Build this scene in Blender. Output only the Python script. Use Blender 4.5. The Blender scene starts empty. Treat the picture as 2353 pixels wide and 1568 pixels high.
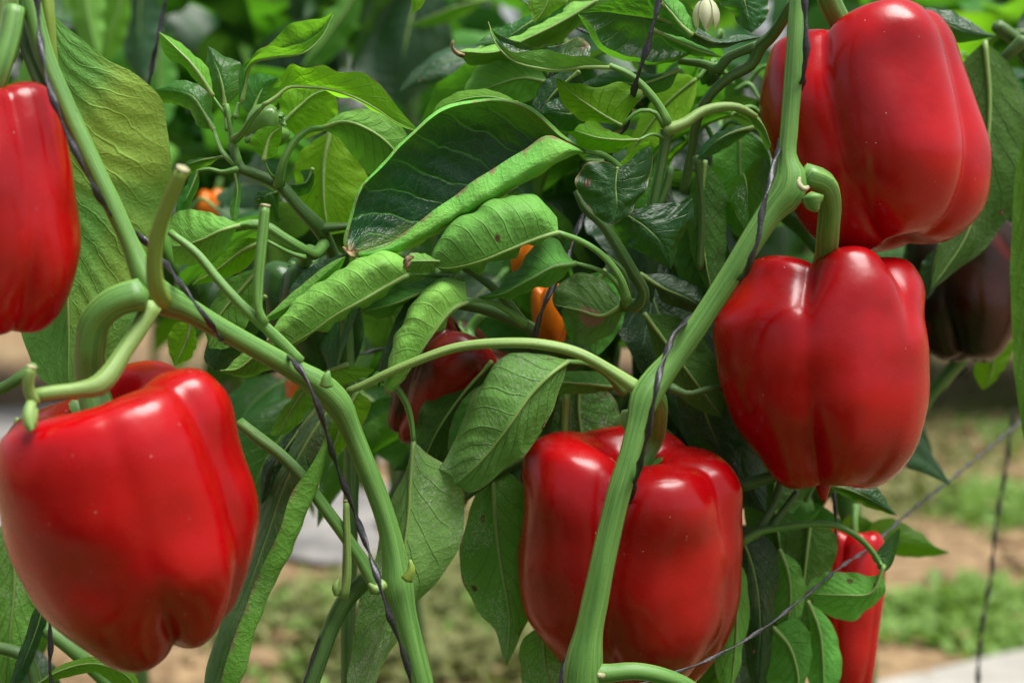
import bpy, math, random
import numpy as np
from mathutils import Vector, Matrix

# ------------------------------------------------------------------ camera, sky, sun, exposure
S = bpy.context.scene
COL = S.collection
R = math.radians
random.seed(7)
RNG = np.random.default_rng(11)

LENS, CAM_H, PITCH = 50.0, 0.80, 8.0
CAM = np.array([0.0, 0.0, CAM_H])
FWD = np.array([0.0, math.cos(R(PITCH)), -math.sin(R(PITCH))])
UP = np.array([0.0, math.sin(R(PITCH)), math.cos(R(PITCH))])
RIGHT = np.array([1.0, 0.0, 0.0])
cd = bpy.data.cameras.new('camera')
cam = bpy.data.objects.new('camera', cd)
COL.objects.link(cam)
cam.location = CAM
cam.rotation_euler = (R(90 - PITCH), 0, 0)
cd.lens = LENS
cd.sensor_width = 36.0
cd.clip_start = 0.02
cd.clip_end = 200
cd.dof.use_dof = True
cd.dof.focus_distance = 0.622
cd.dof.aperture_fstop = 6.3
S.camera = cam

SUN_EL, SUN_AZ = 71.0, 112.0          # azimuth clockwise from +Y: ahead of the camera is 0, its right 90
w = bpy.data.worlds.new('World')
S.world = w
w.use_nodes = True
nt = w.node_tree
nt.nodes.clear()
sky = nt.nodes.new('ShaderNodeTexSky')
sky.sky_type = 'NISHITA'
sky.sun_disc = False
sky.sun_elevation = R(SUN_EL)
sky.sun_rotation = R(SUN_AZ)
sky.air_density = 1.0
sky.dust_density = 2.0
sky.ozone_density = 0.6
hs = nt.nodes.new('ShaderNodeHueSaturation')
hs.inputs['Saturation'].default_value = 0.32
bg = nt.nodes.new('ShaderNodeBackground')
bg.inputs['Strength'].default_value = 0.062
wo = nt.nodes.new('ShaderNodeOutputWorld')
nt.links.new(sky.outputs[0], hs.inputs['Color'])
nt.links.new(hs.outputs[0], bg.inputs['Color'])
nt.links.new(bg.outputs[0], wo.inputs['Surface'])

sl = bpy.data.lights.new('sun', 'SUN')
sl.energy = 3.2
sl.angle = R(40)
sl.color = (1.0, 0.975, 0.93)
sun = bpy.data.objects.new('sun', sl)
COL.objects.link(sun)
sdir = Vector((math.sin(R(SUN_AZ)) * math.cos(R(SUN_EL)), math.cos(R(SUN_AZ)) * math.cos(R(SUN_EL)), math.sin(R(SUN_EL))))
sun.rotation_euler = sdir.to_track_quat('Z', 'Y').to_euler()
sun.location = (1, -1, 4)

S.view_settings.view_transform = 'Standard'
S.view_settings.look = 'None'
S.view_settings.gamma = 1.0
S.view_settings.use_curve_mapping = False
S.view_settings.exposure = 1.12
S.render.engine = 'CYCLES'
S.cycles.max_bounces = 6
S.cycles.diffuse_bounces = 3
S.cycles.glossy_bounces = 2
S.cycles.transmission_bounces = 4
S.cycles.transparent_max_bounces = 6
S.cycles.use_denoising = True
S.cycles.caustics_reflective = False
S.cycles.caustics_refractive = False

# ------------------------------------------------------------------ helpers
K = 36.0 / LENS / 2352.0               # metres per photo pixel per metre of distance


def at(x, y, d):
    """a point of the place: photo column, row (of 2352 x 1568) and distance from the camera in metres"""
    return CAM + FWD * d + RIGHT * ((x - 1176.0) * d * K) + UP * ((784.0 - y) * d * K)


def mesh_obj(name, verts, faces, mat, parent=None, uv=None, uvm=None, smooth=True):
    me = bpy.data.meshes.new(name)
    me.from_pydata([tuple(map(float, v)) for v in verts], [], [tuple(map(int, f)) for f in faces])
    if smooth:
        me.polygons.foreach_set('use_smooth', [True] * len(me.polygons))
    for nm, data in (('UVMap', uv), ('UVm', uvm)):
        if data is not None:
            lay = me.uv_layers.new(name=nm)
            idx = np.empty(len(me.loops), dtype=np.int64)
            me.loops.foreach_get('vertex_index', idx)
            lay.data.foreach_set('uv', np.asarray(data, dtype=np.float32)[idx].ravel())
    if mat is not None:
        me.materials.append(mat)
    me.update()
    o = bpy.data.objects.new(name, me)
    COL.objects.link(o)
    if parent is not None:
        o.parent = parent
        o.matrix_parent_inverse = parent.matrix_world.inverted()
    return o


def tag(o, label=None, cat=None, group=None, kind=None):
    if label:
        o['label'] = label
    if cat:
        o['category'] = cat
    if group:
        o['group'] = group
    if kind:
        o['kind'] = kind
    return o


def empty(name, loc, label, cat, group=None):
    e = bpy.data.objects.new(name, None)
    e.empty_display_size = 0.02
    e.location = tuple(map(float, loc))
    COL.objects.link(e)
    e.matrix_world = Matrix.Translation(Vector(tuple(map(float, loc))))
    return tag(e, label, cat, group)


def catmull(P, n, closed=False):
    """n points along a chord-length Catmull-Rom spline through P"""
    P = np.asarray(P, float)
    if len(P) == 2:
        t = np.linspace(0, 1, n)[:, None]
        return P[0] * (1 - t) + P[1] * t
    seg = np.maximum(np.linalg.norm(np.diff(P[:, :3], axis=0), axis=1), 1e-7)
    T = np.concatenate([[0], np.cumsum(seg)])
    m = np.zeros_like(P)
    for i in range(len(P)):
        if i == 0:
            m[i] = (P[1] - P[0]) / (T[1] - T[0])
        elif i == len(P) - 1:
            m[i] = (P[-1] - P[-2]) / (T[-1] - T[-2])
        else:
            a = (P[i] - P[i - 1]) / (T[i] - T[i - 1])
            b = (P[i + 1] - P[i]) / (T[i + 1] - T[i])
            wa, wb = T[i + 1] - T[i], T[i] - T[i - 1]
            m[i] = (a * wa + b * wb) / (wa + wb)
    ts = np.linspace(0, T[-1], n)
    k = np.clip(np.searchsorted(T, ts, side='right') - 1, 0, len(P) - 2)
    h = T[k + 1] - T[k]
    s = ((ts - T[k]) / h)[:, None]
    h = h[:, None]
    return ((2 * s**3 - 3 * s**2 + 1) * P[k] + (s**3 - 2 * s**2 + s) * h * m[k]
            + (-2 * s**3 + 3 * s**2) * P[k + 1] + (s**3 - s**2) * h * m[k + 1])


def frames(C):
    T = np.gradient(C, axis=0)
    T /= np.maximum(np.linalg.norm(T, axis=1, keepdims=True), 1e-9)
    N = np.zeros_like(C)
    a = np.array([0, -1.0, 0.13])
    n = a - T[0] * a.dot(T[0])
    if np.linalg.norm(n) < 1e-3:
        n = np.array([1.0, 0, 0])
    n /= np.linalg.norm(n)
    for i in range(len(C)):
        n = n - T[i] * n.dot(T[i])
        n /= max(np.linalg.norm(n), 1e-9)
        N[i] = n
    return T, N, np.cross(T, N)


def tube_data(C, rad, nring=12, ridge=0.0, nridge=5, flat=1.0, twist=0.0, wob=0.0, seed=0, round_ends=(True, True)):
    """ring mesh along C (n,3); rad (n,). Returns verts, faces, uv (turn, metres)"""
    C = np.asarray(C, float)
    rad = np.asarray(rad, float)
    T, N, B = frames(C)
    ln = np.concatenate([[0], np.cumsum(np.linalg.norm(np.diff(C, axis=0), axis=1))])
    rg = np.random.default_rng(abs(int(seed)))
    ph = rg.uniform(0, 6.28, 4)
    V, UV = [], []
    for i in range(len(C)):
        tw = twist * ln[i]
        for j in range(nring):
            f = 2 * math.pi * j / nring
            r = rad[i] * (1 + ridge * (1 - 2.2 * abs(math.sin((nridge * f + 0.6) / 2)) ** 0.8) + wob * math.sin(ln[i] * 260 + ph[0] + 2 * f) * 0.5 + wob * math.sin(ln[i] * 97 + ph[1]))
            a, b = math.cos(f), math.sin(f) * flat
            ca, sa = math.cos(tw), math.sin(tw)
            V.append(C[i] + r * ((a * ca - b * sa) * N[i] + (a * sa + b * ca) * B[i]))
            UV.append((j / nring, ln[i]))
    F = []
    for i in range(len(C) - 1):
        for j in range(nring):
            k = (j + 1) % nring
            F.append((i * nring + j, i * nring + k, (i + 1) * nring + k, (i + 1) * nring + j))
    for end, i, sgn in ((0, 0, -1), (1, len(C) - 1, 1)):
        c = len(V)
        V.append(C[i] + T[i] * sgn * rad[i] * (0.5 if round_ends[end] else 0.02))
        UV.append((0.5, ln[i]))
        for j in range(nring):
            k = (j + 1) % nring
            F.append((c, i * nring + k, i * nring + j) if end == 0 else (c, i * nring + j, i * nring + k))
    return V, F, UV


def stem(name, pts, mat, parent, n=None, ridge=0.035, nring=14, seed=0, wob=0.02, flat=1.0, twist=0.0, nridge=5):
    """tube through pts = (column, row, distance, radius in photo pixels)"""
    P = np.array([list(at(x, y, d)) + [r * d * K] for x, y, d, r in pts])
    if n is None:
        L = np.linalg.norm(np.diff(P[:, :3], axis=0), axis=1).sum()
        n = int(np.clip(L / 0.003, 8, 140))
    Q = catmull(P, n)
    V, F, UV = tube_data(Q[:, :3], np.maximum(Q[:, 3], 1e-5), nring, ridge, nridge, flat, twist, wob, seed, (True, name != 'cut_stalk'))
    o = mesh_obj(name, V, F, mat, parent, uv=UV)
    if name == 'cut_stalk':                            # dried pale rim where the stalk was cut
        T = Q[-1, :3] - Q[-3, :3]
        T = T / np.linalg.norm(T)
        Q2 = np.array([Q[-1, :3] - T * Q[-1, 3] * 0.3, Q[-1, :3] + T * 0.0003, Q[-1, :3] + T * 0.0006])
        V, F, UV = tube_data(Q2, Q[-1, 3] * np.array([1.04, 1.07, 0.86]), nring, ridge, nridge, flat, twist, 0.05, seed, (False, False))
        mesh_obj('cut_end', V, F, M['scar'], o, uv=UV)
    return o


# ------------------------------------------------------------------ node helper
class NB:
    def __init__(self, name):
        self.m = bpy.data.materials.new(name)
        self.m.use_nodes = True
        self.t = self.m.node_tree
        self.t.nodes.clear()
        self.out = self.t.nodes.new('ShaderNodeOutputMaterial')

    def node(self, kind, props=None, **ins):
        n = self.t.nodes.new(kind)
        for k, v in (props or {}).items():
            setattr(n, k, v)
        for k, v in ins.items():
            self.set(n, k, v)
        return n

    def set(self, n, k, v):
        key = int(k[1:]) if k[0] == 'i' and k[1:].isdigit() else k.replace('_', ' ')
        s = n.inputs[key]
        if isinstance(v, bpy.types.NodeSocket):
            self.t.links.new(v, s)
        elif isinstance(v, bpy.types.Node):
            self.t.links.new(v.outputs[0], s)
        else:
            if isinstance(v, tuple) and len(v) == 3 and s.type == 'RGBA':
                v = v + (1.0,)
            s.default_value = v

    def math(self, op, a, b=0.0, c=0.0, clamp=False):
        n = self.node('ShaderNodeMath', {'operation': op, 'use_clamp': clamp})
        for i, v in enumerate((a, b, c)):
            self.set(n, 'i%d' % i, v)
        return n.outputs[0]

    def mix(self, f, a, b, blend='MIX'):
        n = self.node('ShaderNodeMix', {'data_type': 'RGBA', 'blend_type': blend})
        self.set(n, 'i0', f)
        self.set(n, 'i6', a)
        self.set(n, 'i7', b)
        return n.outputs[2]

    def ramp(self, v, lo, hi, to0=0.0, to1=1.0, smooth=True):
        n = self.node('ShaderNodeMapRange', {'interpolation_type': 'SMOOTHSTEP' if smooth else 'LINEAR', 'clamp': True})
        for i, x in enumerate((v, lo, hi, to0, to1)):
            self.set(n, 'i%d' % i, x)
        return n.outputs[0]

    def uv(self, name):
        return self.node('ShaderNodeUVMap', {'uv_map': name}).outputs[0]

    def noise(self, vec, scale, detail=3.0, rough=0.55, dim='3D'):
        n = self.node('ShaderNodeTexNoise', {'noise_dimensions': dim}, Scale=scale, Detail=detail, Roughness=rough)
        if vec is not None:
            self.set(n, 'Vector', vec)
        return n.outputs[0]

    def voro(self, vec, scale, feature='F1', rnd=1.0):
        n = self.node('ShaderNodeTexVoronoi', {'feature': feature}, Scale=scale, Randomness=rnd)
        if vec is not None:
            self.set(n, 'Vector', vec)
        return n

    def bump(self, h, strength, dist=0.001, normal=None):
        n = self.node('ShaderNodeBump', None, Strength=strength, Distance=dist, Height=h)
        if normal is not None:
            self.set(n, 'Normal', normal)
        return n.outputs[0]

    def done(self, shader):
        self.t.links.new(shader.outputs[0] if isinstance(shader, bpy.types.Node) else shader, self.out.inputs[0])
        return self.m


def scale(c, k):
    return tuple(min(1, x * k) for x in c)


def leaf_material(name, top, under, glow, trans=0.32, spots=0.0, rim=0.0, tip=0.0, yellow=0.0, mildew=0.0,
                  rough=0.38, veins=9.0, patch=0.0, ribs=0.62):
    """two-sided leaf: dark glossy upper face, paler matt underside, veins, blemishes"""
    b = NB(name)
    uv = b.uv('UVMap')
    uvm = b.uv('UVm')
    sep = b.node('ShaderNodeSeparateXYZ', None, Vector=uv)
    u = sep.outputs[0]
    v = b.math('MULTIPLY_ADD', sep.outputs[1], 2.0, -1.0)
    av = b.math('ABSOLUTE', v)
    oi = b.node('ShaderNodeObjectInfo').outputs['Random']
    off = b.node('ShaderNodeCombineXYZ', None, X=b.math('MULTIPLY', oi, 37.0), Y=b.math('MULTIPLY', oi, 91.0), Z=b.math('MULTIPLY', oi, 13.0)).outputs[0]
    pm = b.node('ShaderNodeVectorMath', {'operation': 'ADD'}, i0=uvm, i1=off).outputs[0]
    wig = b.noise(pm, 60.0, 2.0)
    w1 = b.math('SUBTRACT', u, b.math('MULTIPLY', av, 0.40))
    w1 = b.math('ADD', w1, b.math('MULTIPLY', b.math('MULTIPLY', av, av), 0.13))
    w1 = b.math('ADD', w1, b.math('MULTIPLY', b.math('SUBTRACT', wig, 0.5), 0.08))
    w1 = b.math('MULTIPLY', w1, veins)
    w1 = b.math('ADD', w1, b.math('MULTIPLY', b.math('GREATER_THAN', v, 0.0), 0.45))
    tri = b.math('ABSOLUTE', b.math('MULTIPLY_ADD', b.math('FRACT', w1), 2.0, -1.0))
    lat = b.math('MULTIPLY', b.ramp(tri, 0.86, 0.985), b.ramp(av, 0.96, 0.55))
    mid = b.ramp(av, 0.05, 0.012)
    cells = b.voro(pm, 150.0, 'DISTANCE_TO_EDGE').outputs['Distance']
    ret = b.ramp(cells, 0.09, 0.0)
    cells2 = b.voro(pm, 420.0, 'DISTANCE_TO_EDGE').outputs['Distance']
    vein = b.math('MAXIMUM', b.math('MAXIMUM', lat, mid), b.math('MULTIPLY', ret, 0.16))
    mott = b.noise(pm, 45.0, 4.0, 0.6)
    broad = b.noise(pm, 14.0, 2.0)
    back = b.node('ShaderNodeNewGeometry').outputs['Backfacing']
    ctop = b.mix(b.ramp(mott, 0.3, 0.75), scale(top, 0.72), scale(top, 1.30))
    ctop = b.mix(b.math('MULTIPLY', vein, 0.55), ctop, scale(under, 0.75))
    cund = b.mix(b.ramp(mott, 0.3, 0.75), scale(under, 0.84), scale(under, 1.14))
    cund = b.mix(b.math('MULTIPLY', lat, 0.5), cund, scale(under, ribs))
    cund = b.mix(b.math('MULTIPLY', mid, 0.6), cund, scale(under, 1.45))
    cund = b.mix(b.math('MULTIPLY', ret, 0.14), cund, scale(under, 0.55))
    col = b.mix(back, ctop, cund)
    hv = b.node('ShaderNodeHueSaturation')
    b.set(hv, 'Hue', b.math('MULTIPLY_ADD', oi, 0.032, 0.492))
    b.set(hv, 'Value', b.math('MULTIPLY_ADD', b.math('FRACT', b.math('MULTIPLY', oi, 7.3)), 0.55, 0.72))
    b.set(hv, 'Saturation', 1.10)
    b.set(hv, 'Color', col)
    col = hv.outputs[0]
    glowc = b.mix(b.math('MULTIPLY', vein, 0.45), glow, scale(glow, 0.45))
    glowc = b.mix(b.ramp(broad, 0.35, 0.7, 0.0, 0.5), glowc, scale(glow, 0.7))
    tw = b.math('MULTIPLY', b.math('ADD', trans, 0.0), 1.0)
    if yellow:
        f = b.math('MULTIPLY', b.ramp(broad, 0.50, 0.70), yellow)
        col = b.mix(f, col, (0.30, 0.40, 0.05))
        glowc = b.mix(f, glowc, (0.58, 0.74, 0.05))
    if mildew:
        f = b.math('MULTIPLY', b.ramp(b.math('MULTIPLY', b.noise(pm, 30.0, 2.0), b.noise(pm, 900.0, 2.0, 0.7)), 0.26, 0.42), mildew)
        col = b.mix(f, col, (0.50, 0.53, 0.42))
    brown = None
    if spots:
        vv = b.voro(pm, 95.0)
        keep = b.math('GREATER_THAN', b.node('ShaderNodeSeparateColor', None, Color=vv.outputs['Color']).outputs[0], 1.0 - spots)
        wob = b.math('ADD', vv.outputs['Distance'], b.math('MULTIPLY', b.math('SUBTRACT', b.noise(pm, 500.0, 2.0), 0.5), 0.22))
        sp = b.math('MULTIPLY', b.ramp(wob, 0.20, 0.13), keep)
        core = b.math('MULTIPLY', b.ramp(wob, 0.10, 0.06), keep)
        col = b.mix(sp, col, (0.085, 0.045, 0.02))
        col = b.mix(core, col, (0.46, 0.36, 0.22))
        brown = sp
    if patch:
        cu = b.math('SUBTRACT', u, 0.48)
        cv = b.math('SUBTRACT', v, 0.12)
        dd = b.math('SQRT', b.math('ADD', b.math('MULTIPLY', b.math('MULTIPLY', cu, cu), 3.4), b.math('MULTIPLY', cv, cv)))
        dd = b.math('ADD', dd, b.math('MULTIPLY', b.math('SUBTRACT', b.noise(pm, 160.0, 4.0), 0.5), 0.42))
        f = b.ramp(dd, 0.42 * patch, 0.30 * patch)
        col = b.mix(f, col, b.mix(mott, (0.16, 0.09, 0.045), (0.40, 0.28, 0.17)))
        brown = f if brown is None else b.math('MAXIMUM', brown, f)
    if rim:
        e = b.math('ADD', av, b.math('MULTIPLY', b.math('SUBTRACT', b.noise(pm, 260.0, 3.0), 0.5), 0.18))
        f = b.math('MULTIPLY', b.ramp(e, 0.945, 1.0), b.ramp(b.noise(pm, 120.0, 1.0), 0.62 - 0.3 * rim, 0.70 - 0.3 * rim))
        col = b.mix(f, col, b.mix(mott, (0.08, 0.05, 0.02), (0.42, 0.39, 0.17)))
        brown = f if brown is None else b.math('MAXIMUM', brown, f)
    if tip:
        e = b.math('ADD', u, b.math('MULTIPLY', b.math('SUBTRACT', b.noise(pm, 180.0, 3.0), 0.5), 0.10))
        f = b.ramp(e, 1.0 - tip, 1.0 - tip + 0.02)
        col = b.mix(f, col, b.mix(b.ramp(mott, 0.35, 0.65), (0.16, 0.085, 0.03), (0.52, 0.38, 0.20)))
        brown = f if brown is None else b.math('MAXIMUM', brown, f)
    if brown is not None:
        glowc = b.mix(brown, glowc, (0.20, 0.12, 0.05))
    h = b.math('ADD', b.math('MULTIPLY', vein, -0.42), b.math('MULTIPLY', mott, 0.35))
    h = b.math('ADD', h, b.math('MULTIPLY', b.ramp(cells2, 0.0, 0.25), 0.12))
    h = b.math('ADD', h, b.math('MULTIPLY', b.ramp(cells, 0.0, 0.35), 0.16))
    nrm = b.bump(h, 0.8, 0.0009)
    rg = b.math('MULTIPLY_ADD', back, 0.22, b.ramp(mott, 0.3, 0.7, rough - 0.06, rough + 0.10))
    p = b.node('ShaderNodeBsdfPrincipled', None, Base_Color=col, Roughness=rg, Normal=nrm, IOR=1.40)
    b.set(p, 'Specular IOR Level', b.math('MULTIPLY_ADD', back, -0.30, 0.55))
    t = b.node('ShaderNodeBsdfTranslucent', None, Color=glowc, Normal=nrm)
    return b.done(b.node('ShaderNodeMixShader', None, i0=trans, i1=p, i2=t))


def stem_material(name, main, pale, dark, ridges=9.0, speck=1.0):
    b = NB(name)
    uv = b.uv('UVMap')
    sep = b.node('ShaderNodeSeparateXYZ', None, Vector=uv)
    ang = b.math('MULTIPLY', sep.outputs[0], 6.28318)
    cyl = b.node('ShaderNodeCombineXYZ', None, X=b.math('COSINE', ang), Y=b.math('SINE', ang), Z=b.math('MULTIPLY', sep.outputs[1], 7.0)).outputs[0]
    streak = b.noise(cyl, 3.6, 3.0, 0.6)
    fine = b.noise(b.node('ShaderNodeVectorMath', {'operation': 'MULTIPLY'}, i0=cyl, i1=(1.0, 1.0, 0.35)).outputs[0], 11.0, 2.0, 0.6)
    geo = b.node('ShaderNodeTexCoord').outputs['Object']
    patchy = b.noise(geo, 60.0, 3.0)
    c = b.mix(b.ramp(streak, 0.36, 0.60), dark, main)
    c = b.mix(b.ramp(fine, 0.52, 0.72), c, pale)
    c = b.mix(b.ramp(patchy, 0.5, 0.85, 0.0, 0.5), c, scale(main, 1.25))
    edge = b.math('COSINE', b.math('MULTIPLY_ADD', ang, 5.0, 0.6))
    c = b.mix(b.math('MULTIPLY', b.ramp(edge, 0.80, 0.99), 0.55), c, scale(pale, 1.2))
    c = b.mix(b.math('MULTIPLY', b.ramp(edge, -0.5, -1.0), 0.35), c, dark)
    v = b.voro(geo, 900.0)
    keep = b.math('GREATER_THAN', b.node('ShaderNodeSeparateColor', None, Color=v.outputs['Color']).outputs[0], 0.80)
    sp = b.math('MULTIPLY', b.math('MULTIPLY', b.ramp(v.outputs['Distance'], 0.26, 0.16), keep), 0.75 * speck)
    c = b.mix(sp, c, (0.05, 0.055, 0.02))
    h = b.math('ADD', b.math('MULTIPLY', fine, 1.0), b.math('MULTIPLY', b.noise(geo, 700.0, 2.0), 0.35))
    n = b.bump(h, 0.25, 0.0008)
    p = b.node('ShaderNodeBsdfPrincipled', None, Base_Color=c, Roughness=0.40, Normal=n, IOR=1.42)
    return b.done(p)


def pepper_material(name, main, deep, spec_dust=0.9, blush=None, rough=0.25, blush_amt=0.0, gloss=0.50):
    b = NB(name)
    geo = b.node('ShaderNodeTexCoord').outputs['Object']
    oi = b.node('ShaderNodeObjectInfo').outputs['Random']
    pos = b.node('ShaderNodeVectorMath', {'operation': 'ADD'}, i0=geo, i1=b.node('ShaderNodeCombineXYZ', None, X=b.math('MULTIPLY', oi, 9.0), Y=b.math('MULTIPLY', oi, 5.0), Z=oi).outputs[0]).outputs[0]
    big = b.noise(pos, 22.0, 3.0)
    c = b.mix(b.ramp(big, 0.32, 0.68), deep, main)
    if blush is not None:
        f = b.ramp(b.noise(pos, 16.0, 2.0), 0.62 - blush_amt * 0.3, 0.74 - blush_amt * 0.3)
        c = b.mix(f, c, blush)
    # dust and pin-prick lenticels on the skin
    v = b.voro(pos, 260.0)
    keep = b.math('GREATER_THAN', b.node('ShaderNodeSeparateColor', None, Color=v.outputs['Color']).outputs[0], 0.86)
    sp = b.math('MULTIPLY', b.math('MULTIPLY', b.ramp(v.outputs['Distance'], 0.085, 0.04), keep), spec_dust)
    zone = b.ramp(b.noise(pos, 28.0, 2.0), 0.50, 0.66)
    v2 = b.voro(pos, 150.0)
    keep2 = b.math('GREATER_THAN', b.node('ShaderNodeSeparateColor', None, Color=v2.outputs['Color']).outputs[1], 0.90)
    sp2 = b.math('MULTIPLY', b.math('MULTIPLY', b.ramp(b.math('ADD', v2.outputs['Distance'], b.math('MULTIPLY', b.noise(pos, 900.0, 2.0), 0.16)), 0.17, 0.12), keep2), b.math('MULTIPLY', zone, spec_dust * 0.6))
    sp = b.math('MAXIMUM', sp, sp2)
    c = b.mix(b.math('MULTIPLY', sp, 0.8), c, (0.80, 0.55, 0.48))
    film = b.noise(pos, 60.0, 4.0, 0.65)
    rg = b.math('ADD', b.ramp(film, 0.3, 0.75, rough - 0.05, rough + 0.10), b.math('MULTIPLY', sp, 0.3))
    h = b.math('ADD', b.math('MULTIPLY', b.noise(pos, 90.0, 2.0), 1.0), b.math('MULTIPLY', b.noise(pos, 900.0, 2.0), 0.05))
    n = b.bump(h, 0.22, 0.0010)
    p = b.node('ShaderNodeBsdfPrincipled', None, Base_Color=c, Roughness=rg, Normal=n, IOR=1.46)
    b.set(p, 'Specular IOR Level', gloss)
    b.set(p, 'Coat Weight', 0.0)
    b.set(p, 'Coat Roughness', 0.16)
    return b.done(p)


def plain_material(name, c1, c2, rough=0.6, nscale=40.0, bump=0.4, dist=0.002, spec=0.5, trans=0.0, tcol=(1, 1, 1)):
    b = NB(name)
    geo = b.node('ShaderNodeTexCoord').outputs['Object']
    f = b.noise(geo, nscale, 5.0, 0.6)
    n = b.bump(f, bump, dist)
    p = b.node('ShaderNodeBsdfPrincipled', None, Base_Color=b.mix(b.ramp(f, 0.3, 0.7), c1, c2), Roughness=rough, Normal=n)
    b.set(p, 'Specular IOR Level', spec)
    if trans:
        t = b.node('ShaderNodeBsdfTranslucent', None, Color=tcol, Normal=n)
        return b.done(b.node('ShaderNodeMixShader', None, i0=trans, i1=p, i2=t))
    return b.done(p)


TOP_D, UND_D, GLOW = (0.018, 0.066, 0.018), (0.175, 0.370, 0.090), (0.17, 0.56, 0.020)
M = {}
M['leaf'] = leaf_material('leaf', TOP_D, UND_D, GLOW, 0.30)
M['leaf_worn'] = leaf_material('leaf_worn', TOP_D, UND_D, GLOW, 0.28, spots=0.10, rim=0.9, tip=0.03)
M['leaf_spotted'] = leaf_material('leaf_spotted', (0.026, 0.078, 0.02), (0.165, 0.335, 0.085), GLOW, 0.26, spots=0.26, rim=0.8, tip=0.02, mildew=0.75)
M['leaf_patch'] = leaf_material('leaf_patch', TOP_D, (0.135, 0.25, 0.08), GLOW, 0.22, spots=0.04, mildew=0.4, patch=0.9)
M['leaf_young'] = leaf_material('leaf_young', (0.040, 0.140, 0.032), (0.17, 0.36, 0.065), (0.24, 0.62, 0.025), 0.42, rim=0.25)
M['leaf_lit'] = leaf_material('leaf_lit', (0.050, 0.165, 0.022), (0.16, 0.33, 0.04), (0.30, 0.76, 0.02), 0.50, spots=0.03, rim=0.5, yellow=0.08)  # backlit look put into brighter leaf colours and stronger translucency
M['leaf_yellow'] = leaf_material('leaf_yellow', (0.035, 0.11, 0.025), (0.175, 0.390, 0.110), (0.17, 0.60, 0.04), 0.24, yellow=0.55, spots=0.06, veins=13.0, ribs=1.45)
M['leaf_dark'] = leaf_material('leaf_dark', (0.016, 0.052, 0.018), (0.070, 0.155, 0.036), (0.13, 0.34, 0.025), 0.22, spots=0.05, mildew=0.15)  # darker leaf tones; for inner leaves the shade is put into this colour
M['leaf_hero'] = leaf_material('leaf_hero', (0.011, 0.050, 0.014), (0.210, 0.420, 0.105), (0.14, 0.46, 0.020), 0.12, spots=0.15, rim=0.6, tip=0.045, yellow=0.30, rough=0.32, ribs=0.84)
M['leaf_pale'] = leaf_material('leaf_pale', (0.03, 0.09, 0.025), (0.250, 0.450, 0.150), GLOW, 0.22, spots=0.14, rim=0.5, mildew=0.9, ribs=0.7)
M['leaf_blotch'] = leaf_material('leaf_blotch', (0.018, 0.06, 0.018), (0.220, 0.400, 0.110), GLOW, 0.22, spots=0.24, rim=0.7, mildew=0.3, ribs=0.6)
M['leaf_strip'] = leaf_material('leaf_strip', (0.085, 0.145, 0.070), (0.19, 0.36, 0.085), (0.20, 0.55, 0.03), 0.20, spots=0.05, rim=0.7, mildew=0.3)
M['stem'] = stem_material('stem', (0.115, 0.265, 0.052), (0.205, 0.375, 0.085), (0.068, 0.180, 0.038))
M['stem_dark'] = stem_material('stem_dark', (0.075, 0.165, 0.040), (0.155, 0.255, 0.075), (0.035, 0.090, 0.024))
M['stem_pale'] = stem_material('stem_pale', (0.215, 0.345, 0.085), (0.330, 0.450, 0.150), (0.130, 0.240, 0.055))
M['stem_yellow'] = stem_material('stem_yellow', (0.210, 0.310, 0.045), (0.290, 0.390, 0.085), (0.140, 0.230, 0.035))
M['red'] = pepper_material('red_skin', (0.410, 0.0007, 0.0030), (0.270, 0.0005, 0.0022))
M['dark_red'] = pepper_material('dark_red_skin', (0.060, 0.009, 0.006), (0.030, 0.012, 0.006), 0.2, blush=(0.30, 0.008, 0.008), blush_amt=0.45)
M['maroon'] = pepper_material('maroon_skin', (0.040, 0.008, 0.004), (0.012, 0.007, 0.003), 0.1, blush=(0.22, 0.004, 0.005), blush_amt=0.25, rough=0.27, gloss=0.40)
M['green_fruit'] = pepper_material('green_skin', (0.040, 0.115, 0.022), (0.016, 0.050, 0.014), 0.1)
M['pale_fruit'] = pepper_material('pale_green_skin', (0.150, 0.300, 0.060), (0.110, 0.240, 0.045), 0.1)
M['orange'] = pepper_material('orange_skin', (0.760, 0.180, 0.006), (0.620, 0.110, 0.005), 0.1)
M['twine'] = plain_material('black_twine', (0.012, 0.012, 0.015), (0.040, 0.040, 0.048), 0.34, 900.0, 0.5, 0.0006)
M['twine_grey'] = plain_material('grey_twine', (0.03, 0.03, 0.036), (0.09, 0.09, 0.10), 0.5, 700.0, 0.6, 0.0006)
M['scar'] = plain_material('leaf_scar', (0.26, 0.25, 0.11), (0.46, 0.43, 0.26), 0.6, 500.0)
M['petal'] = plain_material('petal', (0.52, 0.55, 0.34), (0.66, 0.67, 0.48), 0.55, 160.0, 0.3, 0.0006, 0.3, 0.3, (0.7, 0.72, 0.45))
M['brown'] = plain_material('dry_tip', (0.09, 0.05, 0.02), (0.36, 0.26, 0.13), 0.7, 300.0, 0.8, 0.001)
M['film'] = plain_material('mulch_film', (0.13, 0.125, 0.125), (0.30, 0.285, 0.265), 0.34, 9.0, 0.6, 0.01)
M['film_white'] = plain_material('white_film', (0.32, 0.305, 0.27), (0.42, 0.40, 0.36), 0.4, 8.0, 0.5, 0.01)
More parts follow.
